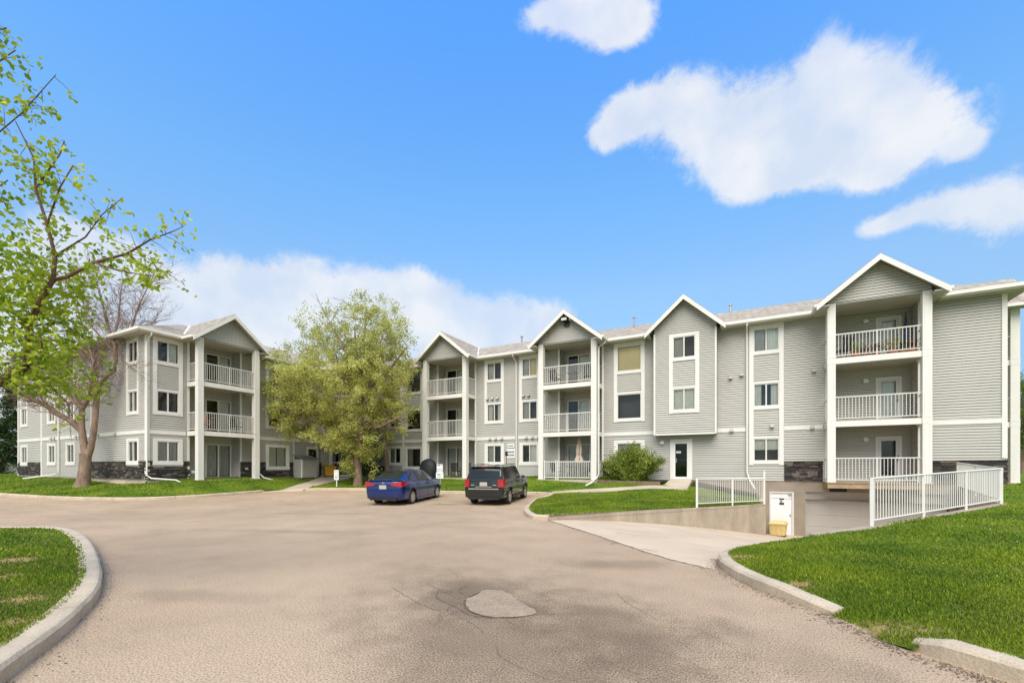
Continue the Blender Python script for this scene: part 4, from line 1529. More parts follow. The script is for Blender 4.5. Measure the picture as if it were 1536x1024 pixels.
right_poly = tuck(r_pts, .07) + [(7, -1.2), (14, -9), (47, -9), (47, 58), (9.3, 58), (9.3, 25.05), (7.87, 25.05), (6.85, 18.6)]
lawn_right = sheet('lawn', right_poly, .6, rz, 'turf', kind='stuff')
isl_in = [(-2.45, -1.2), (-3.62, .02), (-5.06, .97), (-5.85, 1.5), (-6.49, 1.9), (-7.16, 2.23), (-8.13, 2.61), (-9.38, 3.02), (-11.38, 3.61), (-13.36, 4.08), (-14.9, 4.15), (-16.3, 3.45), (-18.3, 2.15), (-20.8, .25), (-23.8, -3.2)]
iz = TPS([(x, y, .14) for x, y in isl_in] + [(-12, 1.5, .26), (-9, .5, .26), (-16, 0, .3), (-7, 0, .22), (-15, -8, .35), (-5, -6, .3)])
isl_poly = tuck(isl_in, .10) + [(-24, -12), (-2, -12)]
lawn_island = sheet('lawn', isl_poly, .5, iz, 'turf', kind='stuff')

# ---- grass blades on the lawns
CAMXY = np.array([0.0, 0.0])


def grass(name, poly, zf, n, dmin, dmax, mats=('blade', 'blade2'), hgt=(.022, .055), bare=BARE, parent=None, az=(-1.25, .55), tuft=0.35):
    """n blades, denser near the street; az is the span of compass directions that has grass on it"""
    d = 1 / (1 / dmin - RNG.uniform(0, 1, n * 6) * (1 / dmin - 1 / dmax))
    a = RNG.uniform(az[0], az[1], n * 6)
    xy = np.stack([np.sin(a) * d, np.cos(a) * d], 1)
    xy = xy[in_poly(xy, poly)][:n]
    for (x, y, r) in bare:
        keep = (np.linalg.norm(xy - np.array([x, y]), axis=1) > r * RNG.uniform(.2, 1.2, len(xy))) | (RNG.uniform(0, 1, len(xy)) < .1)
        xy = xy[keep]
    n = len(xy)
    d = np.linalg.norm(xy, axis=1)
    z = np.concatenate([zf(xy[k:k + 20000]) for k in range(0, n, 20000)]) - .004
    # patchy growth
    ph = .5 + .25 * np.sin(xy[:, 0] * 2.1 + 1.3 * np.sin(xy[:, 1] * 1.7)) + .25 * np.sin(xy[:, 1] * 2.9 + 1.1 * np.sin(xy[:, 0] * 2.3 + 2))
    h = RNG.uniform(hgt[0], hgt[1], n) * (.65 + .7 * ph)
    w = np.maximum(.0032, .00085 * d) * RNG.uniform(.7, 1.3, n)
    th = RNG.uniform(0, 2 * np.pi, n)
    ln = RNG.uniform(.1, .8, n) * h
    lt = RNG.uniform(0, 2 * np.pi, n)
    base = np.column_stack([xy, z])
    side = np.column_stack([np.cos(th) * w, np.sin(th) * w, np.zeros(n)])
    mid = base + np.column_stack([np.cos(lt) * ln * .35, np.sin(lt) * ln * .35, h * .6])
    tip = base + np.column_stack([np.cos(lt) * ln, np.sin(lt) * ln, h])
    v = np.stack([base - side, base + side, mid + side * .7, mid - side * .7, tip], 1).reshape(-1, 3)
    i = np.arange(n) * 5
    f3 = np.concatenate([np.column_stack([i, i + 1, i + 2]), np.column_stack([i, i + 2, i + 3]), np.column_stack([i + 3, i + 2, i + 4])])
    mi = (RNG.uniform(0, 1, n) < tuft * (1 - ph)).astype(int)
    o = np_mesh(name, v, f3, mats, np.tile(mi, 3))
    return tag(o, kind='stuff')


grass('grass', right_poly, rz, 260000, 4.4, 34, az=(-.1, 1.2), tuft=.28)
grass('grass', isl_poly, iz, 90000, 4.6, 18, az=(-1.7, -.9), tuft=.6)
grass('grass', center_poly, cz, 60000, 12.5, 33, az=(-1.0, .12), tuft=.35, hgt=(.02, .05))
grass('grass', left_poly, lz, 40000, 21, 70, az=(-1.5, -.8), tuft=.35, hgt=(.02, .05))
# clover and dandelion heads in the right lawn
cv, cf = [], []
for k in range(26):
    a, d = random.uniform(.28, .62), random.uniform(7.5, 14)
    x, y = math.sin(a) * d, math.cos(a) * d
    z = float(rz([(x, y)])[0]) + random.uniform(.03, .05)
    s = .008 * d / 9
    b = len(cv)
    cv += [(x - s, y, z), (x, y - s, z), (x + s, y, z), (x, y + s, z), (x, y, z + s * .8)]
    cf += [(b, b + 1, b + 4), (b + 1, b + 2, b + 4), (b + 2, b + 3, b + 4), (b + 3, b, b + 4)]
tag(np_mesh('clover_flowers', cv, cf, ['white']), kind='stuff')

# ---- grit and leaf litter swept against the kerbs
M['grit'] = leaf_mat('grit_and_litter', (0.07, 0.045, 0.03), (0.30, 0.21, 0.13), 0.0, .9, 3)
gv, gf = [], []
for line, n, wid in ((isl, 1500, .22), (rk[4:], 900, .2), ([(.80, 5.9), (1.02, 5.45), (1.22, 5.05), (1.45, 4.86), (1.9, 4.46), (2.5, 3.84)], 1600, .22), ([(-5.2, 12.3), (-3.7, 10.75), (-2.3, 9.25), (-.5, 7.6)], 300, .12)):
    ln = smooth_line([(x, y, 0) for x, y in line], .1)
    for _ in range(n):
        i = random.randrange(1, len(ln))
        p, q = ln[i - 1], ln[i]
        t = (q - p).normalized()
        c = p.lerp(q, random.random()) + Vector((t.y, -t.x, 0)) * abs(random.gauss(0, wid * .5))
        if c.y > 30 or c.length > 20:
            continue
        s_ = random.uniform(.003, .011)
        a = random.uniform(0, 6.28)
        b = len(gv)
        z = lot(c.x, c.y) + .004
        for k in range(3):
            gv.append((c.x + math.cos(a + k * 2.1) * s_ * random.uniform(.6, 1.4), c.y + math.sin(a + k * 2.1) * s_ * random.uniform(.6, 1.4), z))
        gv.append((c.x, c.y, z + s_ * random.uniform(.3, 1.0)))
        gf += [(b, b + 1, b + 3), (b + 1, b + 2, b + 3), (b + 2, b, b + 3)]
tag(np_mesh('grit', gv, gf, ['grit']), kind='stuff')

# ---- walks
def strip(name, left, right, zf, mat, thick=.1):
    mb = MB()
    L = len(left)
    for i in range(L - 1):
        a, b, c, d = left[i], right[i], right[i + 1], left[i + 1]
        za, zb, zc, zd = (zf(p) for p in (a, b, c, d))
        mb.hexa([(*a, za - thick), (*b, zb - thick), (*c, zc - thick), (*d, zd - thick), (*a, za), (*b, zb), (*c, zc), (*d, zd)], mat)
    return tag(mb.build(name), kind='structure')


wl = [(-23.75, 15.3), (-24.3, 16.4), (-25.7, 18.3), (-27.0, 20.3), (-27.85, 22.0), (-28.0, 22.9)]
wr = [(-22.85, 17.2), (-22.95, 17.5), (-23.9, 19.6), (-24.9, 22.0), (-25.6, 24.3), (-25.2, 25.2)]
wz = [.225, .36, .56, .74, .90, .925]
mb = MB()
for i in range(5):
    mb.hexa([(*wl[i], wz[i] - .2), (*wr[i], wz[i] - .2), (*wr[i + 1], wz[i + 1] - .2), (*wl[i + 1], wz[i + 1] - .2), (*wl[i], wz[i]), (*wr[i], wz[i]), (*wr[i + 1], wz[i + 1]), (*wl[i + 1], wz[i + 1])], 'walk')
tag(mb.build('entrance_path'), kind='structure')
sl = [(-8.95, 21.65), (-8.0, 22.15), (-6.0, 22.95), (-4.3, 23.55), (-3.75, 23.75)]
sr = [(-8.8, 21.25), (-7.85, 21.7), (-5.9, 22.45), (-4.1, 23.05), (-2.5, 23.45)]
strip('side_path', sl, sr, lambda p: float(cz([p])[0]) + .045, 'walk')
mb = MB()
mb.hexa([(-3.75, 23.75, .45), (-2.5, 23.45, .45), (-2.45, 25.0, .8), (-3.55, 25.0, .8), (-3.75, 23.75, .60), (-2.5, 23.45, .58), (-2.45, 25.0, .945), (-3.55, 25.0, .945)], 'walk')
tag(mb.build('door_ramp'), kind='structure')
mb = MB()
mb.hexa([(-7.1, 23.75, .6), (-3.85, 23.75, .5), (-3.85, 23.87, .5), (-7.1, 23.87, .6), (-7.1, 23.75, .90), (-3.85, 23.75, .86), (-3.85, 23.87, .86), (-7.1, 23.87, .90)], 'timber')
tag(mb.build('timber_edging'), 'weathered timber edging board in front of the shrub bed', 'garden edging')
mb = MB()
mb.poly([(-7.1, 23.87, .86), (-3.75, 23.87, .84), (-3.6, 25.02, .90), (-7.15, 25.02, .90)], 'soil')
mb.poly([(-2.4, 24.6, .70), (.6, 24.7, .25), (.6, 25.04, .3), (-2.4, 25.04, .88)], 'soil')
tag(mb.build('mulch_bed'), kind='structure')
mb = MB()
mb.poly([(-25.0, 23.2, .86), (-22.0, 23.0, .84), (-21.5, 25.0, .93), (-25.2, 25.0, .93)], 'soil')
mb.hexa([(-25.0, 23.05, .6), (-21.2, 22.9, .6), (-21.2, 23.02, .6), (-25.0, 23.17, .6), (-25.0, 23.05, .98), (-21.2, 22.9, .96), (-21.2, 23.02, .96), (-25.0, 23.17, .98)], 'timber')
tag(mb.build('planting_bed'), kind='structure')

# ---- retaining walls beside the ramp
def wall_run(name, pts, tops, t, label):
    mb = MB()
    for (p, q, zp, zq) in zip(pts, pts[1:], tops, tops[1:]):
        a, b = Vector(p), Vector(q)
        d = (b - a).normalized()
        nn = Vector((-d.y, d.x)) * t
        n = max(1, int((b - a).length / 3.0))
        for i in range(n):
            c0, c1 = a.lerp(b, i / n), a.lerp(b, (i + 1) / n) - d * .012
            h0, h1 = zp + (zq - zp) * i / n, zp + (zq - zp) * (i + 1) / n
            e0, e1 = c0 + nn, c1 + nn
            mb.hexa([(*c0, -2), (*c1, -2), (*e1, -2), (*e0, -2), (*c0, h0), (*c1, h1), (*e1, h1), (*e0, h0)], 'wallconc')
    return tag(mb.build(name), label, 'retaining wall')


wall_run('retaining_wall', [(-5.3, 12.42), (.8, 21.52), (.8, 25.0)], [.16, .06, .12], .2, 'concrete retaining wall running down the left side of the garage driveway')
wall_run('retaining_wall', [(7.88, 24.95), (6.8, 18.7), (2.45, 12.45), (1.25, 11.72)], [.73, .52, .30, .14], .2, 'concrete retaining wall along the grassy right side of the garage driveway')


def fence(name, pts, tops, h, label, posts, gap=.112, tall_end=0, dbl=True):
    """white metal guard rail; pts along the foot, tops = foot heights"""
    root = thing(name, label, 'guard rail', (*pts[0], tops[0]))
    for k, (p, q, zp, zq) in enumerate(zip(pts, pts[1:], tops, tops[1:])):
        a, b = Vector((*p, zp)), Vector((*q, zq))
        L = (b - a).length
        mb = MB()
        up = Vector((0, 0, 1))
        d = (b - a).normalized()
        mb.tube([a + up * h, b + up * h], .028, 'rail', 6)
        mb.tube([a + up * .13, b + up * .13], .018, 'rail', 6)
        n = int(L / gap)
        for i in range(1, n):
            c = a.lerp(b, i / n)
            mb.tube([c + up * .13, c + up * h], .011, 'rail', 4, cap=False)
        mb.build('rail_panel', root)
        npst = posts[k]
        for i in range(npst + 1):
            if k and i == 0:
                continue
            c = a.lerp(b, i / npst)
            e = .035 if i in (0, npst) else .025
            ph = h + .03 + (tall_end if (k == len(pts) - 2 and i == npst) else 0)
            pm = MB()
            pm.box(c.x - e, c.x + e, c.y - e, c.y + e, c.z - .03, c.z + ph, 'rail')
            pm.build('rail_post', root)
    return root


fence('guard_rail', [(-1.58, 17.97), (.74, 21.46)], [.11, .07], 1.06, 'white metal guard rail on top of the concrete wall left of the garage driveway', [2], tall_end=.28)
fence('guard_rail', [(2.5, 12.42), (6.80, 18.55), (7.78, 24.7)], [.29, .50, .72], 1.06, 'white metal guard rail bent round the right side of the garage driveway', [3, 2], gap=.125)


# ================================================================== TREES AND PLANTS
def leaf_cloud(name, centres, size, mat, parent=None, aspect=.55, droop=.3, fold=.25, spread=None):
    """each row of centres gets one folded four-cornered leaf of its own"""
    c = np.asarray(centres, float)
    n = len(c)
    s = RNG.uniform(size[0], size[1], n)
    d = RNG.normal(0, 1, (n, 3))
    d[:, 2] = d[:, 2] * .6 - droop
    d /= np.linalg.norm(d, axis=1)[:, None]
    r = np.cross(d, RNG.normal(0, 1, (n, 3)))
    r /= np.linalg.norm(r, axis=1)[:, None] + 1e-9
    u = np.cross(d, r)
    L, W = s[:, None], (s * aspect * .5)[:, None]
    base = c - d * L * .5
    tip = c + d * L * .5
    lift = u * W * fold * 2
    a, b = c - d * L * .2 + r * W + lift, c - d * L * .2 - r * W + lift
    a2, b2 = c + d * L * .18 + r * W * .72 + lift * .6, c + d * L * .18 - r * W * .72 + lift * .6
    v = np.stack([base, a, a2, tip, b2, b], 1).reshape(-1, 3)
    i = np.arange(n) * 6
    f = np.concatenate([np.column_stack([i, i + 1, i + 2, i + 3]), np.column_stack([i, i + 3, i + 4, i + 5])])
    return np_mesh(name, v, f, [mat], parent=parent)


def limb(mb, p, q, r0, r1, key, bend=.08, n=5, seg=6):
    p, q = Vector(p), Vector(q)
    L = (q - p).length
    off = Vector((random.uniform(-1, 1), random.uniform(-1, 1), random.uniform(-.4, .6))) * L * bend
    pts = [p.lerp(q, t) + off * math.sin(math.pi * t) for t in [i / n for i in range(n + 1)]]
    mb.tube(pts, [r0 + (r1 - r0) * i / n for i in range(n + 1)], key, seg, cap=False)
    return pts


def twigs(mb, p, d, L, r, depth, key, tips, spread=.6, up=.1, ratio=.68, kids=(2, 3), seg=4):
    """recursive fine branching; collects tip positions"""
    d = d.normalized()
    q = p + d * L
    pts = limb(mb, p, q, r, r * .6, key, .1, 3, seg)
    if depth == 0:
        tips.append(q)
        return
    for k in range(random.randint(*kids)):
        a = d + Vector((random.gauss(0, spread), random.gauss(0, spread), random.gauss(up, spread * .7)))
        t = random.uniform(.45, 1.0)
        twigs(mb, p.lerp(q, t), a, L * ratio * random.uniform(.75, 1.2), r * .58, depth - 1, key, tips, spread, up, ratio, kids, max(3, seg - 1))


# ---- the young-leaved tree reaching in from the island on the left (trunk stands outside the picture)
def near(l, h, d=5.2):
    return Vector(site(l, h, d))


base = near(-7.0, .2, 5.1)
near_tree = thing('leafy_tree', 'bright green tree with fresh spring leaves reaching in over the near island', 'tree', base)
mb = MB()
tips = []
mb.tube([base, base + Vector((.03, 0, .9)), near(-6.75, 1.9, 5.15), near(-6.4, 2.45, 5.2)], [.19, .14, .12, .085], 'bark2', 10, cap=False)
mb.tube([near(-6.75, 1.8, 5.15), near(-6.9, 3.2, 5.0), near(-6.95, 4.6, 4.9), near(-6.85, 6.0, 4.9)], [.11, .09, .06, .03], 'bark2', 8, cap=False)
main = [near(*p) for p in ((-6.4, 2.45, 5.2), (-6.0, 2.60, 5.2), (-5.72, 2.78, 5.2), (-5.66, 2.92, 5.2), (-5.66, 3.25, 5.2), (-5.52, 3.58, 5.2), (-5.38, 3.80, 5.2))]
mb.tube(main, [.062, .055, .052, .046, .034, .029, .025], 'bark2', 8, cap=False)
a_stem = [main[-1], near(-5.36, 4.08, 5.2), near(-5.40, 4.42, 5.15), near(-5.48, 4.8, 5.1), near(-5.5, 5.15, 5.1), near(-5.6, 5.5, 5.0)]
mb.tube(a_stem, [.026, .022, .018, .014, .010, .005], 'bark2', 6, cap=False)
b_stem = [main[-1], near(-5.22, 3.83, 5.2), near(-4.9, 4.0, 5.2), near(-4.55, 4.13, 5.25), near(-4.29, 4.29, 5.25), near(-4.05, 4.42, 5.3), near(-3.92, 4.48, 5.3)]
mb.tube(b_stem, [.022, .021, .018, .014, .010, .006, .003], 'bark2', 6, cap=False)
sub = []
for pts in ([a_stem[1], near(-5.1, 4.35, 5.3), near(-4.9, 4.62, 5.3), near(-4.70, 4.85, 5.35)], [a_stem[2], near(-5.1, 4.75, 5.0), near(-4.95, 5.0, 5.0)],
            [a_stem[3], near(-5.2, 5.2, 5.1), near(-5.15, 5.35, 5.1)], [b_stem[2], near(-4.6, 3.88, 5.1), near(-4.3, 3.82, 5.1), near(-4.0, 3.78, 5.1)],
            [b_stem[3], near(-4.35, 3.95, 5.3), near(-4.1, 3.95, 5.35)], [main[3], near(-5.3, 2.95, 5.0), near(-5.2, 3.0, 4.9), near(-5.0, 3.05, 4.85)], [main[4], near(-5.6, 3.4, 5.5), near(-5.5, 3.3, 5.6), near(-5.45, 3.2, 5.6)],
            [main[2], near(-5.5, 2.55, 5.3), near(-5.38, 2.4, 5.35), near(-5.3, 2.2, 5.35)], [main[4], near(-5.9, 3.6, 5.0), near(-6.1, 4.1, 5.0)], [near(-6.9, 4.6, 5), near(-6.2, 5.2, 5.1), near(-5.75, 5.75, 5.2), near(-5.35, 6.2, 5.2)],
            [near(-6.9, 5.4, 5), near(-6.2, 5.9, 5), near(-5.6, 6.3, 5)], [near(-6.9, 4.0, 5), near(-6.3, 4.4, 5), near(-5.8, 4.9, 5.1)], [near(-6.9, 3.4, 5), near(-6.3, 3.6, 5.2), near(-5.9, 3.9, 5.3)], [near(-6.85, 6.0, 4.9), near(-6.3, 6.4, 5), near(-5.7, 6.55, 5)],
            [near(-6.9, 3.0, 5.0), near(-7.6, 3.6, 5.0), near(-8.2, 4.2, 5.0)], [near(-6.95, 4.6, 4.9), near(-7.7, 5.2, 4.6), near(-8.3, 5.6, 4.5)], [near(-6.9, 3.2, 5.0), near(-6.9, 3.8, 6.0), near(-6.8, 4.3, 6.8)], [near(-6.9, 3.6, 5.0), near(-7.2, 4.0, 4.2), near(-7.4, 4.5, 3.6)]):
    mb.tube(pts, [.012, .009, .006, .004][:len(pts)] if len(pts) < 5 else .008, 'bark2', 5, cap=False)
    sub.append(pts)
spots = []
for pts in [a_stem, b_stem[2:], main[3:]] + sub:
    for p, q in zip(pts, pts[1:]):
        n = max(2, int((q - p).length / .042))
        for i in range(n):
            c = p.lerp(q, random.random())
            d = Vector((random.gauss(0, 1), random.gauss(0, 1), random.gauss(.1, .9)))
            L = random.uniform(.06, .26)
            tp = c + d.normalized() * L
            if random.random() < .6:
                mb.tube([c, c.lerp(tp, .5) + Vector((0, 0, .01)), tp], [.004, .003, .0015], 'bark2', 3, cap=False)
            for _ in range(random.randint(3, 7)):
                spots.append(tp + Vector((random.gauss(0, .045), random.gauss(0, .045), random.gauss(-.02, .04))))
# fuller lower skirt round the fork, as in a shaded inner crown
for _ in range(400):
    c = near(random.uniform(-6.2, -5.32), random.uniform(2.5, 4.2), random.uniform(4.7, 5.9))
    for _ in range(random.randint(5, 10)):
        spots.append(c + Vector((random.gauss(0, .07), random.gauss(0, .07), random.gauss(0, .06))))
for _ in range(60):
    c = near(random.uniform(-6.4, -5.6), random.uniform(4.2, 6.4), random.uniform(4.7, 5.6))
    for _ in range(random.randint(3, 8)):
        spots.append(c + Vector((random.gauss(0, .06), random.gauss(0, .06), random.gauss(0, .05))))
mb.build('trunk', near_tree, True)
leaf_cloud('crown', spots, (.042, .088), 'maple', near_tree, .62, .5)

# ---- bare tree in front of the end wall
bx, by = -32.4, 10.3
bare = thing('bare_tree', 'large bare tree with forked trunk in front of the left wing end wall', 'tree', (bx, by, .5))


def bt(px, py, dd=0.0):
    """trunk drawing measured in the plane of the tree: px, py are survey-photo readings"""
    d = 24.2 + dd
    l = (px - 768) / 665 * d
    return Vector(site(l, EYE + (700.6 - py) / 665 * d, d))


mb = MB()
tips = []
mb.tube([bt(124, 732), bt(125, 722), bt(127, 706), bt(128, 690), bt(128, 680)], [.43, .31, .27, .26, .26], 'bark', 14, cap=False)
mb.tube([bt(129, 684), bt(125, 660), bt(122.5, 642), bt(122.5, 625), bt(123, 610)], [.19, .165, .155, .13, .12], 'bark', 10, cap=False)
mb.tube([bt(130, 686), bt(136, 672), bt(140.5, 648), bt(143, 625), bt(145, 599), bt(149, 577), bt(160, 563), bt(171, 556), bt(174, 540), bt(173, 520), bt(167, 502)], [.20, .155, .145, .14, .13, .125, .115, .11, .10, .09, .075], 'bark', 10, cap=False)
LIMBS = [([(122, 645), (105, 630), (83, 619), (68, 607), (50, 599), (28, 588), (7, 576)], .16, .07, -.6), ([(123, 612), (110, 597), (96, 583), (83, 568), (71, 554)], .12, .06, .8), ([(124, 612), (134, 596), (138, 575), (141, 556)], .12, .06, -.4),
         ([(144, 592), (139, 573), (146, 559), (140, 540)], .10, .05, .5), ([(167, 502), (160, 480), (152, 450), (143, 420)], .075, .02, .0), ([(170, 505), (177, 485), (180, 450), (184, 420)], .07, .018, .5), ([(173, 515), (187, 505), (197, 494), (204, 470), (212, 450), (228, 418)], .08, .018, -.4),
         ([(141, 545), (130, 510), (118, 470), (112, 430)], .05, .015, .6), ([(71, 554), (60, 530), (52, 500)], .05, .02, .8), ([(96, 583), (98, 555), (104, 520), (100, 480)], .06, .015, .3), ([(50, 599), (40, 570), (30, 550)], .04, .015, -.4),
         ([(173, 530), (150, 505), (130, 480), (122, 440)], .06, .015, -.5), ([(197, 494), (222, 490), (240, 480)], .03, .01, 0), ([(141, 556), (160, 530), (190, 545), (205, 560)], .03, .01, -.8)]
for pts, ra, rb, dd in LIMBS:
    P = [bt(x, y, dd * i / (len(pts) - 1) * 2) for i, (x, y) in enumerate(pts)]
    mb.tube(P, [ra + (rb - ra) * i / (len(P) - 1) for i in range(len(P))], 'bark', 7, cap=False)
    for i in range(len(P) - 1):
        for _ in range(9):
            p = P[i].lerp(P[i + 1], random.random())
            d = (P[i + 1] - P[i]).normalized() * .6 + Vector((random.gauss(0, .7), random.gauss(0, .7), random.gauss(.35, .5)))
            twigs(mb, p, d, random.uniform(.5, 1.0), min(rb * .5, .014) + .007, 3, 'bark', tips, .5, .14, .74, (2, 3), 3)
    twigs(mb, P[-1], P[-1] - P[-2], random.uniform(.6, 1.0), rb, 4, 'bark', tips, .42, .16, .74, (2, 3), 4)
mb.build('trunk', bare, True)
buds = [t + Vector((random.gauss(0, .08), random.gauss(0, .08), random.gauss(0, .08))) for t in random.sample(tips, min(len(tips), 260))]
leaf_cloud('crown', buds, (.03, .07), 'straw', bare)

# ---- pale green tree in the middle lawn
cx, cy = -21.65, 20.26
ctree = thing('leafy_tree', 'full pale yellow-green tree on the lawn behind the blue sedan', 'tree', (cx, cy, .4))


def ct(px, py, dd=0.0):
    d = 28.0 + dd
    l = (px - 768) / 665 * d
    return Vector(site(l, EYE + (700.6 - py) / 665 * d, d))


mb = MB()
mb.tube([ct(537, 732), ct(537, 722), ct(537, 705), ct(536, 690), ct(537, 672), ct(540, 650), ct(543, 620), ct(541, 580), ct(536, 540), ct(532, 490)], [.33, .27, .235, .22, .2, .18, .15, .12, .08, .03], 'bark', 10, cap=False)
mb.tube([ct(535, 702), ct(529, 692), ct(524, 680), ct(516, 660), ct(505, 640)], [.16, .13, .12, .10, .08], 'bark', 8, cap=False)
LB = [((538, 668), (495, 620), (455, 590)), ((541, 640), (500, 595), (470, 550)), ((542, 620), (515, 570), (500, 520)), ((542, 600), (560, 550), (575, 500)), ((540, 650), (575, 610), (600, 570)), ((541, 580), (545, 520), (550, 460)), ((538, 560), (510, 510), (490, 480)),
      ((540, 640), (570, 640), (610, 620)), ((505, 640), (460, 630), (420, 610)), ((540, 590), (580, 560), (610, 520))]
heads = []
for k, ps in enumerate(LB):
    dd = random.uniform(-3, 3)
    P = [ct(x, y, dd * i / 2) for i, (x, y) in enumerate(ps)]
    mb.tube(P, [.11, .08, .03], 'bark', 6, cap=False)
    tp = []
    for i in range(2):
        for _ in range(3):
            p = P[i].lerp(P[i + 1], random.uniform(.3, 1))
            twigs(mb, p, Vector((random.gauss(0, 1), random.gauss(0, 1), random.gauss(.4, .5))), random.uniform(.8, 1.4), .03, 2, 'bark', tp, .5, .1, .7, (2, 2), 4)
    heads += tp
# crown lobes: (px, py, radius across, radius up, depth radius, clumps, leaves per clump)
lobes = [(468, 585, 70, 70, 3.2, 125, 150), (520, 560, 80, 80, 3.8, 130, 150), (575, 555, 48, 75, 3.0, 105, 150), (530, 500, 70, 48, 2.6, 50, 70), (580, 490, 36, 40, 2.0, 30, 75), (470, 630, 55, 38, 2.6, 55, 130), (535, 640, 45, 38, 2.2, 45, 130), (425, 600, 34, 48, 2.0, 34, 110),
         (550, 462, 34, 28, 1.5, 22, 55), (460, 510, 38, 36, 1.8, 26, 55), (598, 610, 26, 55, 1.6, 30, 110), (560, 690, 10, 25, .8, 3, 90), (522, 682, 16, 28, .8, 16, 120), (545, 668, 34, 20, 1.6, 26, 120), (505, 660, 30, 22, 1.6, 22, 110), (480, 470, 45, 20, 1.4, 12, 32), (430, 545, 30, 30, 1.5, 16, 60), (600, 520, 22, 45, 1.4, 16, 60)]
sp = []
for (x, y, rx, ry, rd, nc, nl) in lobes:
    for _ in range(nc):
        while True:
            a, b, c = random.uniform(-1, 1), random.uniform(-1, 1), random.uniform(-1, 1)
            if a * a + b * b + c * c < 1:
                break
        cc = ct(x + a * rx, y + b * ry, c * rd)
        ax = Vector((random.gauss(0, 1), random.gauss(0, 1), random.gauss(.2, .7))).normalized()
        L = random.uniform(.25, .75)
        k = int(nl * random.uniform(.6, 1.6))
        t = RNG.normal(0, .5, (k, 1)) * L
        sp.append(np.array(cc)[None] + t * np.array(ax)[None] + RNG.normal(0, .13, (k, 3)))
mb.build('trunk', ctree, True)
leaf_cloud('crown', np.concatenate(sp), (.075, .15), 'pale', ctree, .5, .3)

# ---- second trunk and dark evergreen at the entrance
def simple_tree(name, label, x, y, z0, h, r, trunk_r, crown, n, size, mat, cat='tree', group=None, bark='bark', lean=(0, 0)):
    t = thing(name, label, cat, (x, y, z0), 0, group)
    mb = MB()
    mb.tube([(x, y, z0 - .1), (x + lean[0] * .3, y + lean[1] * .3, z0 + h * .25), (x + lean[0] * .7, y + lean[1] * .7, z0 + h * .6), (x + lean[0], y + lean[1], z0 + h * .93)], [trunk_r * 1.2, trunk_r, trunk_r * .6, trunk_r * .12], bark, 8, cap=False)
    pts = []
    for _ in range(crown):
        if mat == 'darkleaf':      # conifer: narrowing upwards
            f = random.random() ** 1.3
            zz = z0 + h * (.06 + .93 * f)
            rr = r * (1 - f) ** .8 * random.uniform(.55, 1.1)
            a = random.uniform(0, 6.283)
            c = Vector((x + lean[0] * f + math.cos(a) * rr, y + lean[1] * f + math.sin(a) * rr, zz - rr * .25))
            mb.tube([(x + lean[0] * f, y + lean[1] * f, zz), tuple(c)], [.02, .008], bark, 3, cap=False)
            k = n
            pts.append(np.array(c)[None] + RNG.normal(0, 1, (k, 3)) * np.array([.20, .20, .11]) * (r / 1.3) ** .5)
        else:
            while True:
                a, b, c_ = random.uniform(-1, 1), random.uniform(-1, 1), random.uniform(-1, 1)
                if a * a + b * b + c_ * c_ < 1:
                    break
            c = np.array([x + lean[0] + a * r, y + lean[1] + b * r, z0 + h * .62 + c_ * h * .40])
            if random.random() < .3:
                limb(mb, (x + lean[0] * .5, y + lean[1] * .5, z0 + h * .4), c, trunk_r * .3, .02, bark)
            pts.append(c[None] + RNG.normal(0, r * .13, (n, 3)))
    mb.build('trunk', t, True)
    leaf_cloud('crown', np.concatenate(pts), size, mat, t, .5, .4)
    return t


simple_tree('leafy_tree', 'slender leaning tree between the entrance and the first ground floor window', -22.2, 23.6, .85, 6.5, 1.3, .15, 70, 60, (.06, .12), 'pale', lean=(-.9, .1))
simple_tree('evergreen_shrub', 'dark evergreen growing right of the main entrance door', -24.1, 23.9, .9, 5.2, 1.0, .09, 110, 60, (.06, .13), 'darkleaf', 'shrub')
simple_tree('spruce_tree', 'dark green spruce behind the far corner of the left wing', *site(-51.5, .9, 46.5)[:2], .9, 12.5, 2.6, .22, 420, 60, (.12, .3), 'darkleaf')
for i, (l, d, h, r, lab) in enumerate([(64, 52, 13, 4.2, 'tall green tree beyond the right end of the building'), (51.8, 45, 9.5, 3.2, 'lower green tree close behind the right end balcony posts'), (80, 60, 14, 5, 'broad green tree farthest right beyond the building')]):
    x, y, _ = site(l, 0, d)
    simple_tree('leafy_tree', lab, x, y, .9, h, r, .22, 150, 90, (.12, .26), 'farleaf', group='trees beyond the right end')
for i, (l, d, h, r, lab) in enumerate([(-59, 50, 4.6, 2.0, 'yellowish thin tree behind the grey garden shed'), (-66, 52, 6.5, 2.4, 'straw coloured tree at the far left edge')]):
    x, y, _ = site(l, 0, d)
    simple_tree('budding_tree', lab, x, y, .8, h, r, .12, 60, 60, (.1, .2), 'straw', group='budding trees at the far left')

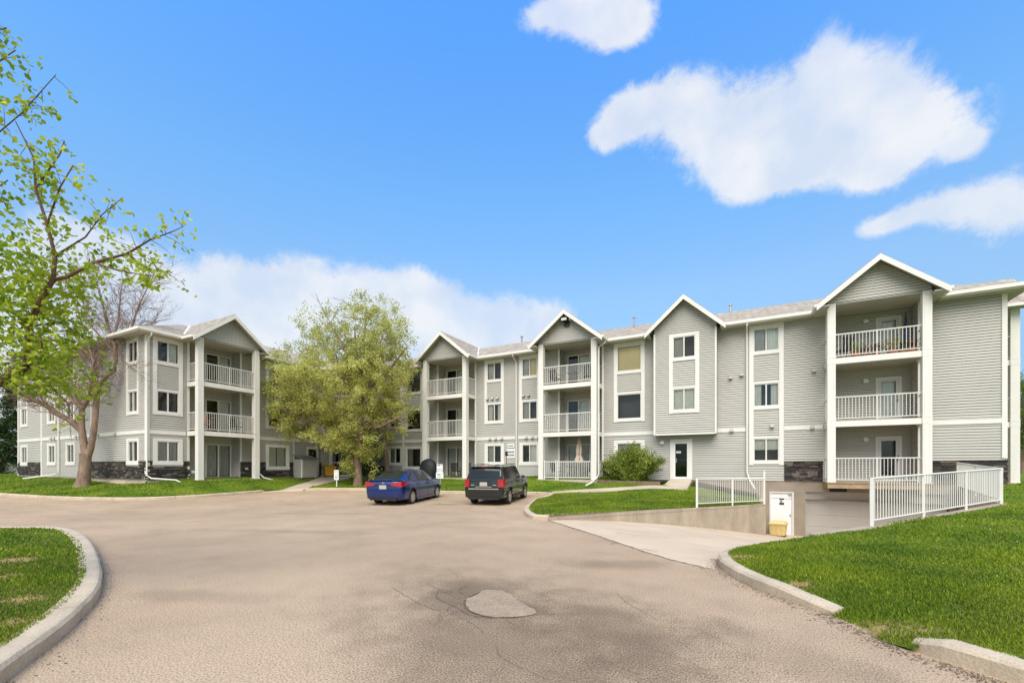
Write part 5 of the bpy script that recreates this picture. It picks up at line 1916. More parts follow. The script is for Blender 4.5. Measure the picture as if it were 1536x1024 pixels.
# ---- arching shrub by the side door
sx, sy = -5.35, 24.15
shrub = thing('shrub', 'big arching green shrub in front of the window beside the side door', 'shrub', (sx, sy, .86))
mb = MB()
pts = []
for k in range(330):
    a = random.uniform(0, 6.283)
    out = random.random() ** .6
    R_ = 1.75 * out * (1.0 if abs(math.cos(a)) > .5 else .55)
    hh = (2.05 - .95 * out ** 1.6) * random.uniform(.5, 1.05)
    b0 = Vector((sx + math.cos(a) * .3 * out, sy + math.sin(a) * .2 * out, .84))
    q = Vector((sx + math.cos(a) * R_, sy + math.sin(a) * R_ * .42, .86 + hh))
    m = b0.lerp(q, .5) + Vector((0, 0, .16))
    mb.tube([b0, m, q], [.010, .007, .003], 'bushleaf', 3, cap=False)
    for _ in range(60):
        t = random.uniform(.12, 1.05)
        p = (b0 * (1 - t) ** 2 + m * 2 * t * (1 - t) + q * t * t)
        pts.append(p + Vector((random.gauss(0, .055), random.gauss(0, .05), random.gauss(0, .06))))
mb.build('stems', shrub)
leaf_cloud('foliage', pts, (.09, .22), 'bushleaf', shrub, .2, -.9)


# ================================================================== CARS
def loft(bm, sections):
    """closed loft of equal-length rings"""
    rings = [[bm.verts.new(p) for p in s] for s in sections]
    n = len(rings[0])
    for a, b in zip(rings, rings[1:]):
        for j in range(n):
            bm.faces.new((a[j], a[(j + 1) % n], b[(j + 1) % n], b[j]))
    bm.faces.new(rings[0][::-1])
    bm.faces.new(rings[-1])
    return rings


def lerp_tab(tab, x):
    for a, b in zip(tab, tab[1:]):
        if a[0] <= x <= b[0]:
            t = (x - a[0]) / (b[0] - a[0])
            return [p + (q - p) * t for p, q in zip(a, b)]
    return list(tab[0] if x < tab[0][0] else tab[-1])


def car(label, cat, name, loc, rz, tilt, low, cab, paint, wheel_r, axles, track, glass, lights, rear, dark_lower=False):
    root = thing(name, label, cat, loc, rz)
    root.rotation_euler = (0, -tilt, rz)

    def put(o, parent=root):
        o.parent = parent
        return o
    # lower body
    bm = bmesh.new()
    secs = []
    xs = sorted(set([r[0] for r in low] + [low[0][0] + (low[-1][0] - low[0][0]) * i / 40 for i in range(41)]))
    for x in xs:
        _, zb, zt, w = lerp_tab(low, x)
        zm = zb + (zt - zb) * .45
        half = [(0, zb), (w * .80, zb), (w * .95, zb + (zt - zb) * .08), (w, zm), (w * .995, zb + (zt - zb) * .66), (w * .965, zb + (zt - zb) * .86), (w * .90, zt - .015), (w * .72, zt + .012), (0, zt + .03)]
        ring = [(x, y, z) for y, z in half] + [(x, -y, z) for y, z in half[-2:0:-1]]
        secs.append(ring)
    loft(bm, secs)
    bmesh.ops.recalc_face_normals(bm, faces=bm.faces)
    me = bpy.data.meshes.new('body')
    bm.to_mesh(me)
    bm.free()
    body = bpy.data.objects.new('body', me)
    COL.objects.link(body)
    me.materials.append(M[paint])
    me.materials.append(M['black'])
    # wheel arches cut out of the body
    cutters = []
    for ax in axles:
        for s in (-1, 1):
            cb = bmesh.new()
            bmesh.ops.create_cone(cb, cap_ends=True, segments=32, radius1=wheel_r * 1.17, radius2=wheel_r * 1.17, depth=.50, matrix=Matrix.Translation((ax, s * (track / 2 + .06), wheel_r + .01)) @ Matrix.Rotation(R(90), 4, 'X'))
            cm = bpy.data.meshes.new('cut')
            cb.to_mesh(cm)
            cb.free()
            co = bpy.data.objects.new('cut', cm)
            COL.objects.link(co)
            cm.materials.append(M['black'])
            md = body.modifiers.new('b', 'BOOLEAN')
            md.operation = 'DIFFERENCE'
            md.object = co
            md.solver = 'EXACT'
            md.material_mode = 'TRANSFER'
            cutters.append(co)
    dg = bpy.context.evaluated_depsgraph_get()
    dg.update()
    nm = bpy.data.meshes.new_from_object(body.evaluated_get(dg))
    body.modifiers.clear()
    body.data = nm
    for co in cutters:
        cm = co.data
        bpy.data.objects.remove(co)
        bpy.data.meshes.remove(cm)
    # smooth but keep creases
    nm.polygons.foreach_set('use_smooth', [True] * len(nm.polygons))
    bm = bmesh.new()
    bm.from_mesh(nm)
    for e in bm.edges:
        if len(e.link_faces) == 2 and e.calc_face_angle(0) > R(32):
            e.smooth = False
    bm.to_mesh(nm)
    bm.free()
    put(body)
    # cabin
    bm = bmesh.new()
    secs = []
    xs = sorted(set([r[0] for r in cab] + [cab[0][0] + (cab[-1][0] - cab[0][0]) * i / 20 for i in range(21)]))
    for x in xs:
        _, zb, zt, wb, wt = lerp_tab(cab, x)
        half = [(0, zb - .12), (wb, zb - .12), (wb, zb), (wb + (wt - wb) * .85, zb + (zt - zb) * .80), (wt, zt - (zt - zb) * .06), (wt * .75, zt), (0, zt + .015)]
        secs.append([(x, y, z) for y, z in half] + [(x, -y, z) for y, z in half[-2:0:-1]])
    loft(bm, secs)
    bmesh.ops.recalc_face_normals(bm, faces=bm.faces)
    me = bpy.data.meshes.new('cabin')
    for f in bm.faces:
        f.smooth = True
    for e in bm.edges:
        if len(e.link_faces) == 2 and e.calc_face_angle(0) > R(30):
            e.smooth = False
    bm.to_mesh(me)
    bm.free()
    me.materials.append(M[paint])
    cabin = bpy.data.objects.new('cabin', me)
    COL.objects.link(cabin)
    put(cabin)
    # side glass
    for s in (-1, 1):
        for poly in glass['side']:
            mb = MB()
            pts = []
            for (x, f) in poly:
                _, zb, zt, wb, wt = lerp_tab(cab, x)
                if f <= .80:
                    t = f / .80
                    y, z = wb + (wt - wb) * .85 * t, zb + (zt - zb) * .80 * t
                else:
                    t = (f - .8) / .14
                    y, z = wb + (wt - wb) * (.85 + .15 * t), zb + (zt - zb) * (.80 + .14 * t)
                pts.append((x, s * (y + .006), z))
            mb.poly(pts if s < 0 else pts[::-1], 'carglass')
            put(mb.build('side_window', None))
    for nm_, (xa, xb, fr_) in (('rear_window', glass['rear']), ('windscreen', glass['front'])):
        mb = MB()
        k = 6
        prev = None
        for i in range(k + 1):
            x = xa + (xb - xa) * i / k
            _, zb, zt, wb, wt = lerp_tab(cab, x)
            _, zb2, zt2, wb2, wt2 = lerp_tab(cab, x + .01)
            z = zt + .012
            row = [(x, y, z + dz) for y, dz in ((-wt * fr_, -.008), (-wt * .4, .005), (0, .012), (wt * .4, .005), (wt * fr_, -.008))]
            # push the sheet outwards from the sloping glass
            sl = (zt2 - zt) / .01
            nx, nz = -sl, 1.0
            L = math.hypot(nx, nz)
            row = [(p[0] + nx / L * .010, p[1], p[2] - .012 + nz / L * .012) for p in row]
            if prev:
                for j in range(4):
                    mb.poly([prev[j], prev[j + 1], row[j + 1], row[j]], 'carglass')
            prev = row
        put(mb.build(nm_, None, True))
    # wheels
    for ax in axles:
        for s in (-1, 1):
            mb = MB()
            y0 = s * (track / 2 + .10)
            prof = [(wheel_r * .66, -.10), (wheel_r * .90, -.105), (wheel_r * .985, -.075), (wheel_r, -.04), (wheel_r, .04), (wheel_r * .985, .075), (wheel_r * .90, .105), (wheel_r * .66, .10)]
            nseg = 28
            base = 0
            for (rr, oo) in prof:
                for j in range(nseg):
                    th = 2 * math.pi * j / nseg
                    mb.v.append((ax + rr * math.cos(th), y0 - s * .10 + oo, wheel_r + rr * math.sin(th)))
            kk = mb.m('tyre')
            for a in range(len(prof) - 1):
                for j in range(nseg):
                    mb.f.append((a * nseg + j, a * nseg + (j + 1) % nseg, (a + 1) * nseg + (j + 1) % nseg, (a + 1) * nseg + j))
                    mb.mi.append(kk)
            wh = put(mb.build('wheel', None, True))
            rm = MB()
            yy = y0 - s * .005
            rm.tube([(ax, y0 - s * .09, wheel_r), (ax, y0 - s * .06, wheel_r)], wheel_r * .68, 'black', 24)
            nsp = 10 if wheel_r < .33 else 5
            for j in range(nsp):
                th = 2 * math.pi * j / nsp + .2
                c, sn = math.cos(th), math.sin(th)
                wd = .032 if nsp == 10 else .055
                p = []
                for rr, ww in ((.045, wd * .8), (wheel_r * .67, wd * 1.1)):
                    for e in (-1, 1):
                        p.append((rr * c - e * ww * sn, rr * sn + e * ww * c))
                q = [p[0], p[2], p[3], p[1]]
                rm.hexa([(ax + a_, yy - s * .03, wheel_r + b_) for a_, b_ in q] + [(ax + a_, yy, wheel_r + b_) for a_, b_ in q], 'alloy')
            ring = 24
            for j in range(ring):
                t0, t1 = 2 * math.pi * j / ring, 2 * math.pi * (j + 1) / ring
                q = [(wheel_r * .62 * math.cos(t0), wheel_r * .62 * math.sin(t0)), (wheel_r * .70 * math.cos(t0), wheel_r * .70 * math.sin(t0)), (wheel_r * .70 * math.cos(t1), wheel_r * .70 * math.sin(t1)), (wheel_r * .62 * math.cos(t1), wheel_r * .62 * math.sin(t1))]
                rm.hexa([(ax + a_, yy - s * .05, wheel_r + b_) for a_, b_ in q] + [(ax + a_, yy + s * .004, wheel_r + b_) for a_, b_ in q], 'alloy')
            rm.tube([(ax, yy - s * .03, wheel_r), (ax, yy + s * .008, wheel_r)], .05, 'alloy', 12)
            put(rm.build('rim', None), wh)
    for spec in lights:
        mb = MB()
        for s in (-1, 1):
            m2 = MB()
            pts = [(x, s * y, z) for x, y, z in spec['pts']]
            h = len(pts) // 2
            m2.hexa(pts, spec['mat'])
            put(m2.build(spec['name'], None))
    for nm_, boxes in rear:
        mb = MB()
        for b in boxes:
            if len(b) == 7:
                mb.box(*b)
            else:
                mb.hexa(b[0], b[1])
        put(mb.build(nm_, None))
    # door seams follow the curve of the body side
    for s in (-1, 1):
        for x in glass['seams']:
            mb = MB()
            prev = None
            _, zb, zt, w = lerp_tab(low, x)
            for (y, z) in ((w * .96, zb + (zt - zb) * .12), (w, zb + (zt - zb) * .45), (w * .995, zb + (zt - zb) * .66), (w * .965, zb + (zt - zb) * .86), (w * .90, zt - .015)):
                row = ((x - .007, s * (y + .003), z), (x + .007, s * (y + .003), z))
                if prev:
                    mb.poly([prev[0], prev[1], row[1], row[0]], 'black')
                prev = row
            put(mb.build('door_seam', None))
    # mirrors
    for s in (-1, 1):
        mb = MB()
        x, y, z = glass['mirror']
        yy = sorted((s * y, s * (y + .15)))
        mb.hexa([(x - .06, yy[0], z), (x + .05, yy[0], z), (x + .05, yy[1], z + .01), (x - .06, yy[1], z + .01), (x - .06, yy[0], z + .09), (x + .01, yy[0], z + .09), (x + .01, yy[1], z + .10), (x - .06, yy[1], z + .10)], 'black' if dark_lower else paint)
        put(mb.build('mirror', None))
    return root


sed_low = [(-2.32, .42, .80, .66), (-2.29, .33, .92, .76), (-2.22, .27, 1.035, .82), (-2.05, .23, 1.055, .865), (-1.6, .20, 1.04, .885), (-.9, .18, .975, .888), (0, .18, .955, .888), (.9, .18, .95, .885), (1.3, .20, .93, .88), (1.8, .21, .84, .86), (2.12, .24, .72, .79), (2.28, .30, .64, .68), (2.32, .38, .58, .58)]
sed_cab = [(-2.0, 1.03, 1.06, .70, .60), (-1.60, 1.03, 1.23, .77, .56), (-1.30, 1.0, 1.36, .80, .55), (-.85, .97, 1.44, .82, .57), (-.2, .95, 1.462, .82, .59), (.30, .95, 1.43, .82, .59), (.75, .95, 1.24, .82, .61), (1.30, .94, .965, .78, .66)]
HS = math.atan2(.97, -.255)
car('blue sedan parked nose in to the kerb beside the dark SUV', 'car', 'parked_car', (-13.82, 16.0, .055), HS, R(1.8), sed_low, sed_cab, 'carblue', .318, (-1.32, 1.38), 1.53,
    dict(side=[[(-1.42, .10), (-.62, .06), (-.62, .92), (-1.02, .90), (-1.30, .55)], [(-.56, .06), (.30, .05), (.30, .90), (-.56, .92)], [(.36, .05), (.98, .06), (.82, .40), (.36, .90)]], rear=(-1.88, -1.06, .90), front=(.42, 1.2, .92), mirror=(.80, .86, .98), seams=(-.62, .30, 1.0)),
    [dict(name='tail_light', mat='red', pts=[(-2.352, .36, .87), (-2.318, .83, .80), (-1.95, .912, .90), (-2.2, .36, .86), (-2.340, .40, .965), (-2.285, .82, 1.02), (-1.88, .898, 1.01), (-2.2, .42, 1.0)]),
     dict(name='reflector', mat='red', pts=[(-2.325, .56, .40), (-2.27, .72, .40), (-2.22, .72, .40), (-2.27, .56, .40), (-2.325, .56, .44), (-2.27, .72, .44), (-2.22, .72, .44), (-2.27, .56, .44)]),
     dict(name='headlight', mat='lens', pts=[(2.10, .45, .62), (2.20, .45, .62), (2.0, .80, .66), (1.85, .80, .66), (2.08, .45, .72), (2.18, .45, .70), (1.98, .80, .76), (1.80, .82, .78)])],
    [('licence_plate', [(-2.335, -2.30, -.16, .16, .72, .88, 'plate')]), ('badge', [(-2.30, -2.262, -.06, .06, .945, .995, 'chrome')]), ('boot_lip', [(-2.27, -2.05, -.72, .72, 1.055, 1.085, 'carblue')]),
     ('rear_bumper_valance', [(-2.315, -2.18, -.60, .60, .25, .38, 'black')]), ('exhaust_tip', [(-2.30, -2.2, -.52, -.44, .24, .30, 'chrome')]), ('sill', [(-.95, 1.0, -.893, -.80, .17, .26, 'carblue'), (-.95, 1.0, .80, .893, .17, .26, 'carblue')]),
     ('door_handle', [(-.86, -.70, -.905, -.88, .84, .87, 'carblue'), (.10, .26, -.905, -.88, .82, .85, 'carblue')]), ('plate_recess', [(-2.315, -2.28, -.40, .40, .70, .90, 'black')])])
suv_low = [(-2.21, .42, .86, .80), (-2.19, .33, .99, .84), (-2.12, .30, 1.03, .865), (-1.6, .28, 1.04, .88), (0, .28, 1.04, .88), (.95, .28, 1.04, .88), (1.2, .28, 1.06, .87), (1.9, .30, 1.04, .85), (2.08, .33, .98, .81), (2.18, .38, .86, .76), (2.2, .45, .75, .72)]
suv_cab = [(-2.17, 1.02, 1.06, .80, .74), (-2.02, 1.02, 1.52, .815, .70), (-1.93, 1.02, 1.61, .82, .68), (-1.5, 1.03, 1.655, .825, .675), (0, 1.04, 1.665, .825, .675), (.35, 1.04, 1.62, .825, .675), (.62, 1.04, 1.42, .825, .69), (1.02, 1.05, 1.08, .80, .72)]
HJ = math.atan2(.98, -.20)
car('dark green-black boxy SUV parked nose in right of the blue sedan', 'suv', 'parked_car', (-9.98, 17.85, .06), HJ, R(1.8), suv_low, suv_cab, 'cargreen', .345, (-1.28, 1.355), 1.52,
    dict(side=[[(-1.86, .12), (-1.12, .10), (-1.12, .86), (-1.62, .86), (-1.78, .6)], [(-1.04, .08), (-.22, .08), (-.22, .88), (-1.04, .88)], [(-.14, .08), (.72, .08), (.60, .62), (.28, .86), (-.14, .88)]], rear=(-2.15, -1.985, .93), front=(.40, .95, .92), mirror=(.62, .87, 1.06), seams=(-1.05, -.18, .85)),
    [dict(name='tail_light', mat='red', pts=[(-2.25, .62, .80), (-2.215, .865, .80), (-2.02, .91, .80), (-2.08, .62, .80), (-2.232, .62, 1.12), (-2.19, .835, 1.12), (-2.0, .872, 1.12), (-2.08, .62, 1.12)]),
     dict(name='headlight', mat='lens', pts=[(2.1, .5, .78), (2.2, .5, .78), (2.1, .78, .78), (2.0, .78, .78), (2.08, .5, .95), (2.16, .5, .95), (2.05, .78, .95), (1.98, .78, .95)])],
    [('licence_plate', [(-2.245, -2.215, -.16, .16, .84, 1.0, 'plate')]), ('badge', [(-2.235, -2.20, .40, .56, .86, .90, 'chrome'), (-2.235, -2.20, -.56, -.40, .86, .90, 'chrome')]), ('bumper_strip', [(-2.265, -2.15, -.66, .66, .70, .745, 'chrome')]),
     ('rear_bumper', [(-2.25, -2.10, -.80, .80, .40, .70, 'cargreen')]), ('rear_bumper_valance', [(-2.24, -2.12, -.66, .66, .28, .40, 'black')]), ('tailgate_trim', [(-2.225, -2.19, -.24, .24, 1.02, 1.06, 'cargreen'), (-2.232, -2.20, -.36, .36, .79, .82, 'chrome')]),
     ('spoiler', [(-2.06, -1.86, -.64, .64, 1.60, 1.64, 'cargreen')]), ('brake_light', [(-2.07, -2.05, -.14, .14, 1.60, 1.625, 'red')]), ('roof_rail', [(-1.7, .3, -.64, -.60, 1.68, 1.71, 'black'), (-1.7, .3, .60, .64, 1.68, 1.71, 'black')]),
     ('rear_wiper', [(-2.15, -2.10, -.25, .02, 1.10, 1.12, 'black')]), ('sill', [(-.95, 1.0, -.89, -.80, .26, .38, 'black'), (-.95, 1.0, .80, .89, .26, .38, 'black')]), ('side_moulding', [(-.9, .95, -.893, -.87, .62, .68, 'cargreen')]),
     ('door_handle', [(-.98, -.80, -.905, -.87, .93, .96, 'black'), (-.10, .08, -.905, -.87, .93, .96, 'black')]), ('wheel_arch_trim', [(-1.72, -1.66, -.895, -.86, .45, .6, 'black'), (.92, .97, -.895, -.86, .45, .6, 'black')])], dark_lower=True)

# ================================================================== SMALLER THINGS
# ---- signs
def strokes(mb, x0, x1, z, h, y, key='ink', n=5, out=.004):
    """a row of small block marks: lettering too small to make out"""
    w = (x1 - x0) / n
    for i in range(n):
        if random.random() < .14:
            continue
        a = x0 + i * w + w * .1
        mb.box(a, a + w * random.uniform(.55, .85), y - out, y, z - h / 2, z + h / 2, key)


t = thing('parking_sign', 'white two-panel sign on a low post on the grass between the two cars', 'sign', (-15.25, 20.35, .45), 0.25)
mb = MB()
mb.box(-.02, .02, 0, .03, 0, .55, 'metal')
mb.build('post', t, world=False)
mb = MB()
mb.box(-.21, .15, -.02, 0, .86, 1.33, 'white')
for z, h in ((1.27, .07), (1.05, .03), (.95, .03)):
    strokes(mb, -.18, .12, z, h, -.02, n=6)
mb.box(-.21, .15, -.026, -.02, .995, 1.0, 'ink')
mb.build('panel', t, world=False)
mb = MB()
mb.box(-.25, .19, -.03, -.005, .52, .85, 'white')
for z in (.78, .71, .62):
    strokes(mb, -.2, .14, z, .035, -.03, n=9)
mb.build('panel', t, world=False)

t = thing('lawn_sign', 'small grey-white sign on a short post beside the entrance path', 'sign', (-22.0, 18.95, .42), 0.15)
mb = MB()
mb.box(-.025, .025, 0, .04, 0, .75, 'white')
mb.build('post', t, world=False)
mb = MB()
mb.box(-.17, .17, -.025, 0, .42, 1.02, 'white')
for z in (.92, .72):
    strokes(mb, -.13, .13, z, .05, -.025, 'metal', 5)
mb.box(-.08, .08, -.03, -.025, .54, .62, 'metal')
mb.build('panel', t, world=False)


def wall_sign(fr, u0, u1, z0, z1, label, rows):
    root = thing('wall_sign', label, 'sign', fr.P((u0 + u1) / 2, z0, .03))
    mb = MB()
    mb.fbox(fr, u0, u1, z0, z1, .022, .04, 'white')
    mb.build('panel', root)
    mb = MB()
    for z, h, n in rows:
        w = (u1 - u0 - .1) / n
        for i in range(n):
            a = u0 + .05 + i * w
            mb.fbox(fr, a + w * .1, a + w * .75, z - h / 2, z + h / 2, .04, .044, 'ink')
    mb.build('lettering', root)


wall_sign(FA, -13.46, -12.99, 2.86, 3.12, 'small pale number plate on the wall above the larger white sign', [(2.98, .08, 4)])
wall_sign(FA, -13.52, -12.92, 2.20, 2.78, 'white square parking notice with two rows of dark lettering on the wall', [(2.58, .12, 5), (2.38, .12, 6)])

# ---- thin dark pole in front of the wall signs
t = thing('garden_pole', 'thin dark pole with a small feeder top in front of the white wall notice', 'pole', (-12.75, 23.6, .78))
mb = MB()
mb.tube([(0, 0, 0), (.01, 0, 1.0), (0, 0, 1.75)], .018, 'black', 6)
mb.build('post', t, world=False)
mb = MB()
mb.lathe(0, 0, [(.02, 1.50), (.08, 1.52), (.09, 1.62), (.05, 1.68), (.13, 1.70), (.12, 1.74), (.02, 1.80)], 'black', 10)
mb.build('feeder', t, world=False)


# ---- grit bins
def grit_bin(label, x, y, z, rz, w, d, h, key):
    t = thing('grit_bin', label, 'bin', (x, y, z), rz)
    mb = MB()
    mb.hexa([(-w * .42, -d * .38, 0), (w * .42, -d * .38, 0), (w * .42, d * .38, 0), (-w * .42, d * .38, 0), (-w * .5, -d * .5, h * .78), (w * .5, -d * .5, h * .78), (w * .5, d * .5, h * .78), (-w * .5, d * .5, h * .78)], key)
    for s in (-1, 0, 1):
        mb.hexa([(s * w * .28 - .04, -d * .40, .02), (s * w * .28 + .04, -d * .40, .02), (s * w * .28 + .04, -d * .3, .02), (s * w * .28 - .04, -d * .3, .02), (s * w * .3 - .04, -d * .515, h * .72), (s * w * .3 + .04, -d * .515, h * .72), (s * w * .3 + .04, -d * .4, h * .72), (s * w * .3 - .04, -d * .4, h * .72)], key)
    for s in (-1, 1):
        mb.box(s * w * .36 - .06, s * w * .36 + .06, -d * .36, d * .36, -.06, .0, 'black')
    mb.build('body', t, world=False)
    mb = MB()
    p = [(-w * .54, -d * .55, h * .78), (w * .54, -d * .55, h * .78), (w * .54, d * .52, h * .78), (-w * .54, d * .52, h * .78)]
    q = [(-w * .54, -d * .55, h * .84), (w * .54, -d * .55, h * .84), (w * .54, d * .52, h * .90), (-w * .54, d * .52, h * .90)]
    mb.hexa(p + q, key)
    mb.hexa([(-w * .46, -d * .40, h * .845), (w * .46, -d * .40, h * .845), (w * .46, d * .46, h * .90), (-w * .46, d * .46, h * .90), (-w * .40, -d * .20, h * .95), (w * .40, -d * .20, h * .95), (w * .40, d * .40, h), (-w * .40, d * .40, h)], key)
    mb.build('lid', t, world=False)


grit_bin('bright yellow grit bin standing by the main entrance', -27.25, 22.85, .98, R(60), .80, .62, .80, 'yellow')
grit_bin('faded yellow bin standing in front of the white basement door', 1.42, 24.35, -1.58, R(-12), .66, .6, .66, 'cream')

# ---- siding-clad utility enclosure at the left wing
t = thing('utility_shed', 'low siding-clad enclosure with a sloping dark lid against the left wing', 'utility shed', (-27.5, 20.9, .9))
mb = MB()
siding(mb, Frame(WX + .9, 0, 0, 1), 20.34, 21.55, .88, 2.16)
siding(mb, Frame(WX + .06, 20.34, 1, 0), 0, .84, .88, 2.16)
siding(mb, Frame(WX + .9, 21.55, -1, 0), 0, .84, .88, 2.16)
mb.build('wall', t)
mb = MB()
fr = FW
mb.hexa([fr.P(20.26, 2.16, .98), fr.P(21.63, 2.16, .98), fr.P(21.63, 2.42, .05), fr.P(20.26, 2.42, .05), fr.P(20.26, 2.21, .98), fr.P(21.63, 2.21, .98), fr.P(21.63, 2.47, .05), fr.P(20.26, 2.47, .05)], 'greywood')
mb.build('lid', t)
mb = MB()
mb.fbox(fr, 20.31, 20.41, .88, 2.15, .84, .935, 'trim')
mb.build('corner_board', t)

# ---- covered barbecue by the left balcony bay
t = thing('covered_barbecue', 'round black covered barbecue on the patio of the left balcony bay', 'barbecue', (-18.55, 23.45, .92))
mb = MB()
mb.lathe(0, 0, [(.60, .0), (.65, .3), (.66, .6), (.60, .88), (.46, 1.10), (.25, 1.21), (.04, 1.25)], 'bbq', 20, 1.0, .66)
for k in range(10):
    a = k * .63
    mb.tube([(math.cos(a) * .65, math.sin(a) * .41, .03), (math.cos(a) * .68, math.sin(a) * .43, .5), (math.cos(a) * .52, math.sin(a) * .34, 1.0)], .025, 'bbq', 5)
mb.build('cover', t, True, world=False)
mb = MB()
for s in (-1, 1):
    mb.tube([(s * .45, -.26, .0), (s * .45, -.26, .1)], .05, 'black', 8)
mb.build('wheel', t, world=False)


# ---- patio furniture
def chair(label, x, y, z, rz, key='black', group=None):
    t = thing('patio_chair', label, 'chair', (x, y, z), rz, group)
    mb = MB()
    mb.box(-.24, .24, -.24, .22, .40, .45, key)
    mb.build('seat', t, world=False)
    mb = MB()
    for i in range(6):
        u = -.21 + i * .084
        mb.hexa([(u - .025, .20, .45), (u + .025, .20, .45), (u + .025, .23, .45), (u - .025, .23, .45), (u - .025, .30, .92), (u + .025, .30, .92), (u + .025, .33, .92), (u - .025, .33, .92)], key)
    mb.box(-.25, .25, .29, .34, .90, .96, key)
    mb.build('backrest', t, world=False)
    for sx_ in (-.22, .22):
        for sy_ in (-.21, .20):
            mb = MB()
            mb.tube([(sx_ * 1.1, sy_ * 1.1, 0), (sx_, sy_, .41)], .018, key, 6)
            mb.build('leg', t, world=False)
    for s in (-1, 1):
        mb = MB()
        mb.tube([(s * .25, -.22, .42), (s * .26, -.2, .64), (s * .26, .24, .66)], .017, key, 6)
        mb.build('armrest', t, world=False)


def table(label, x, y, z, r=.42):
    t = thing('patio_table', label, 'table', (x, y, z))
    mb = MB()
    mb.lathe(0, 0, [(r * .96, .68), (r, .69), (r, .71), (r * .97, .72)], 'black', 20)
    mb.build('tabletop', t, world=False)
    for k in range(4):
        a = k * 1.571 + .78
        mb = MB()
        mb.tube([(math.cos(a) * r * .85, math.sin(a) * r * .85, 0), (math.cos(a) * r * .5, math.sin(a) * r * .5, .69)], .018, 'black', 6)
        mb.build('leg', t, world=False)


def umbrella(label, x, y, z, h, key, lean=0.0, w=.14):
    t = thing('patio_umbrella', label, 'umbrella', (x, y, z), lean)
    mb = MB()
    mb.tube([(0, 0, 0), (0, 0, h)], .02, 'timber', 8)
    mb.lathe(0, 0, [(.24, 0), (.22, .06), (.05, .09)], 'black', 14)
    mb.build('pole', t, world=False)
    mb = MB()
    prof = [(w * 1.25, h * .40), (w * 1.5, h * .44), (w * 1.05, h * .54), (w * .85, h * .60), (w * 1.0, h * .70), (w * .75, h * .86), (w * .35, h * .97), (.015, h * 1.01)]
    n = 16
    k = mb.m(key)
    for (r, zz) in prof:
        for j in range(n):
            th = 2 * math.pi * j / n
            q = r * (1.18 if j % 2 else .72)
            mb.v.append((q * math.cos(th), q * math.sin(th), zz + (.05 if j % 2 else -.03) * (1 if zz < h * .5 else 0)))
    for a in range(len(prof) - 1):
        for j in range(n):
            mb.f.append((a * n + j, a * n + (j + 1) % n, (a + 1) * n + (j + 1) % n, (a + 1) * n + j))
            mb.mi.append(k)
    mb.build('canopy', t, world=False)
    mb = MB()
    mb.tube([(w * .95, 0, h * .60), (0, w * .95, h * .60), (-w * .95, 0, h * .60), (0, -w * .95, h * .60), (w * .95, 0, h * .60)], .012, 'black', 4)
    mb.build('strap', t, world=False)


def pot(label, x, y, z, r, h, leafm, hl, flower=None, group='potted plants on the top right balcony'):
    t = thing('potted_plant', label, 'plant', (x, y, z), 0, group)
    mb = MB()
    mb.lathe(0, 0, [(r * .7, 0), (r, h), (r * 1.08, h), (r * 1.08, h * 1.1), (r * .9, h * 1.1), (r * .85, h * .95)], 'terra', 14)
    mb.build('pot', t, world=False)
    c = RNG.normal(0, 1, (160, 3)) * np.array([r * .8, r * .8, hl * .3]) + np.array([0, 0, h + hl * .5])
    o = leaf_cloud('foliage', c, (.05, .11), leafm)
    o.parent = t
    if flower:
        c = RNG.normal(0, 1, (40, 3)) * np.array([r * .8, r * .8, hl * .2]) + np.array([0, 0, h + hl * .7])
        o = leaf_cloud('flowers', c, (.05, .08), flower)
        o.parent = t


M['bloom_orange'] = simple('orange_bloom', (0.6, 0.18, 0.04), .7, .2, 10)
M['bloom_red'] = simple('red_bloom', (0.5, 0.06, 0.06), .7, .2, 10)
M['bloom_white'] = simple('white_bloom', (0.75, 0.7, 0.62), .7, .1, 10)
fz = Z3 + .012
yb = AY - PROJ + .38
chair('black chair at the left end of the top right balcony', 3.95, yb + .35, fz, R(200))
pot('leafy plant in a clay pot next to the black chair on the top right balcony', 4.30, yb, fz, .16, .24, 'bushleaf', .42)
pot('white flowering pot plant low behind the railing of the top right balcony', 4.62, yb, fz, .15, .2, 'darkleaf', .28, 'bloom_white')
pot('red flowering pot plant under the middle of the top right railing', 5.02, yb - .02, fz, .17, .2, 'darkleaf', .28, 'bloom_red')
pot('orange flowering pot plant in front of the door on the top right balcony', 5.55, yb, fz, .19, .24, 'bushleaf', .42, 'bloom_orange')
pot('dark red flowering pot plant at the right end of the top right balcony', 6.20, yb, fz, .16, .2, 'darkleaf', .3, 'bloom_red')
pot('small dark leafy pot plant nearest the right post of the top right balcony', 5.92, yb + .1, fz, .15, .2, 'darkleaf', .32)
umbrella('closed dark blue umbrella leaning by the door of the top right balcony', 6.30, AY + .30, fz, 2.05, 'blue', 0, .05)
umbrella('closed beige umbrella on the ground floor patio of the middle bay', -8.55, AY - .35, .93, 2.35, 'cloth', 0, .15)
chair('black chair on the fenced patio left of the beige umbrella', -9.9, AY - .5, .93, R(150))
chair('black chair on the fenced patio right of the beige umbrella', -7.95, AY - .35, .93, R(230))
table('round black table under the beige umbrella on the fenced patio', -8.85, AY - .62, .93)
chair('dark chair at the left end of the top middle balcony', -9.95, AY - .55, fz, R(170))
chair('dark chair by the right post of the top middle balcony', -7.95, AY - .5, fz, R(200))
table('round dark table between two chairs on the top middle balcony', -8.9, AY - .5, fz, .36)
chair('dark chair on the patio behind the covered barbecue', -17.1, AY - .55, .93, R(190))
chair('dark chair by the right post of the ground floor left bay', -16.3, AY - .45, .93, R(220))
chair('faded red chair on the second floor balcony of the left wing', WX + .55, 14.25, Z2 + .012, R(80), 'pink')
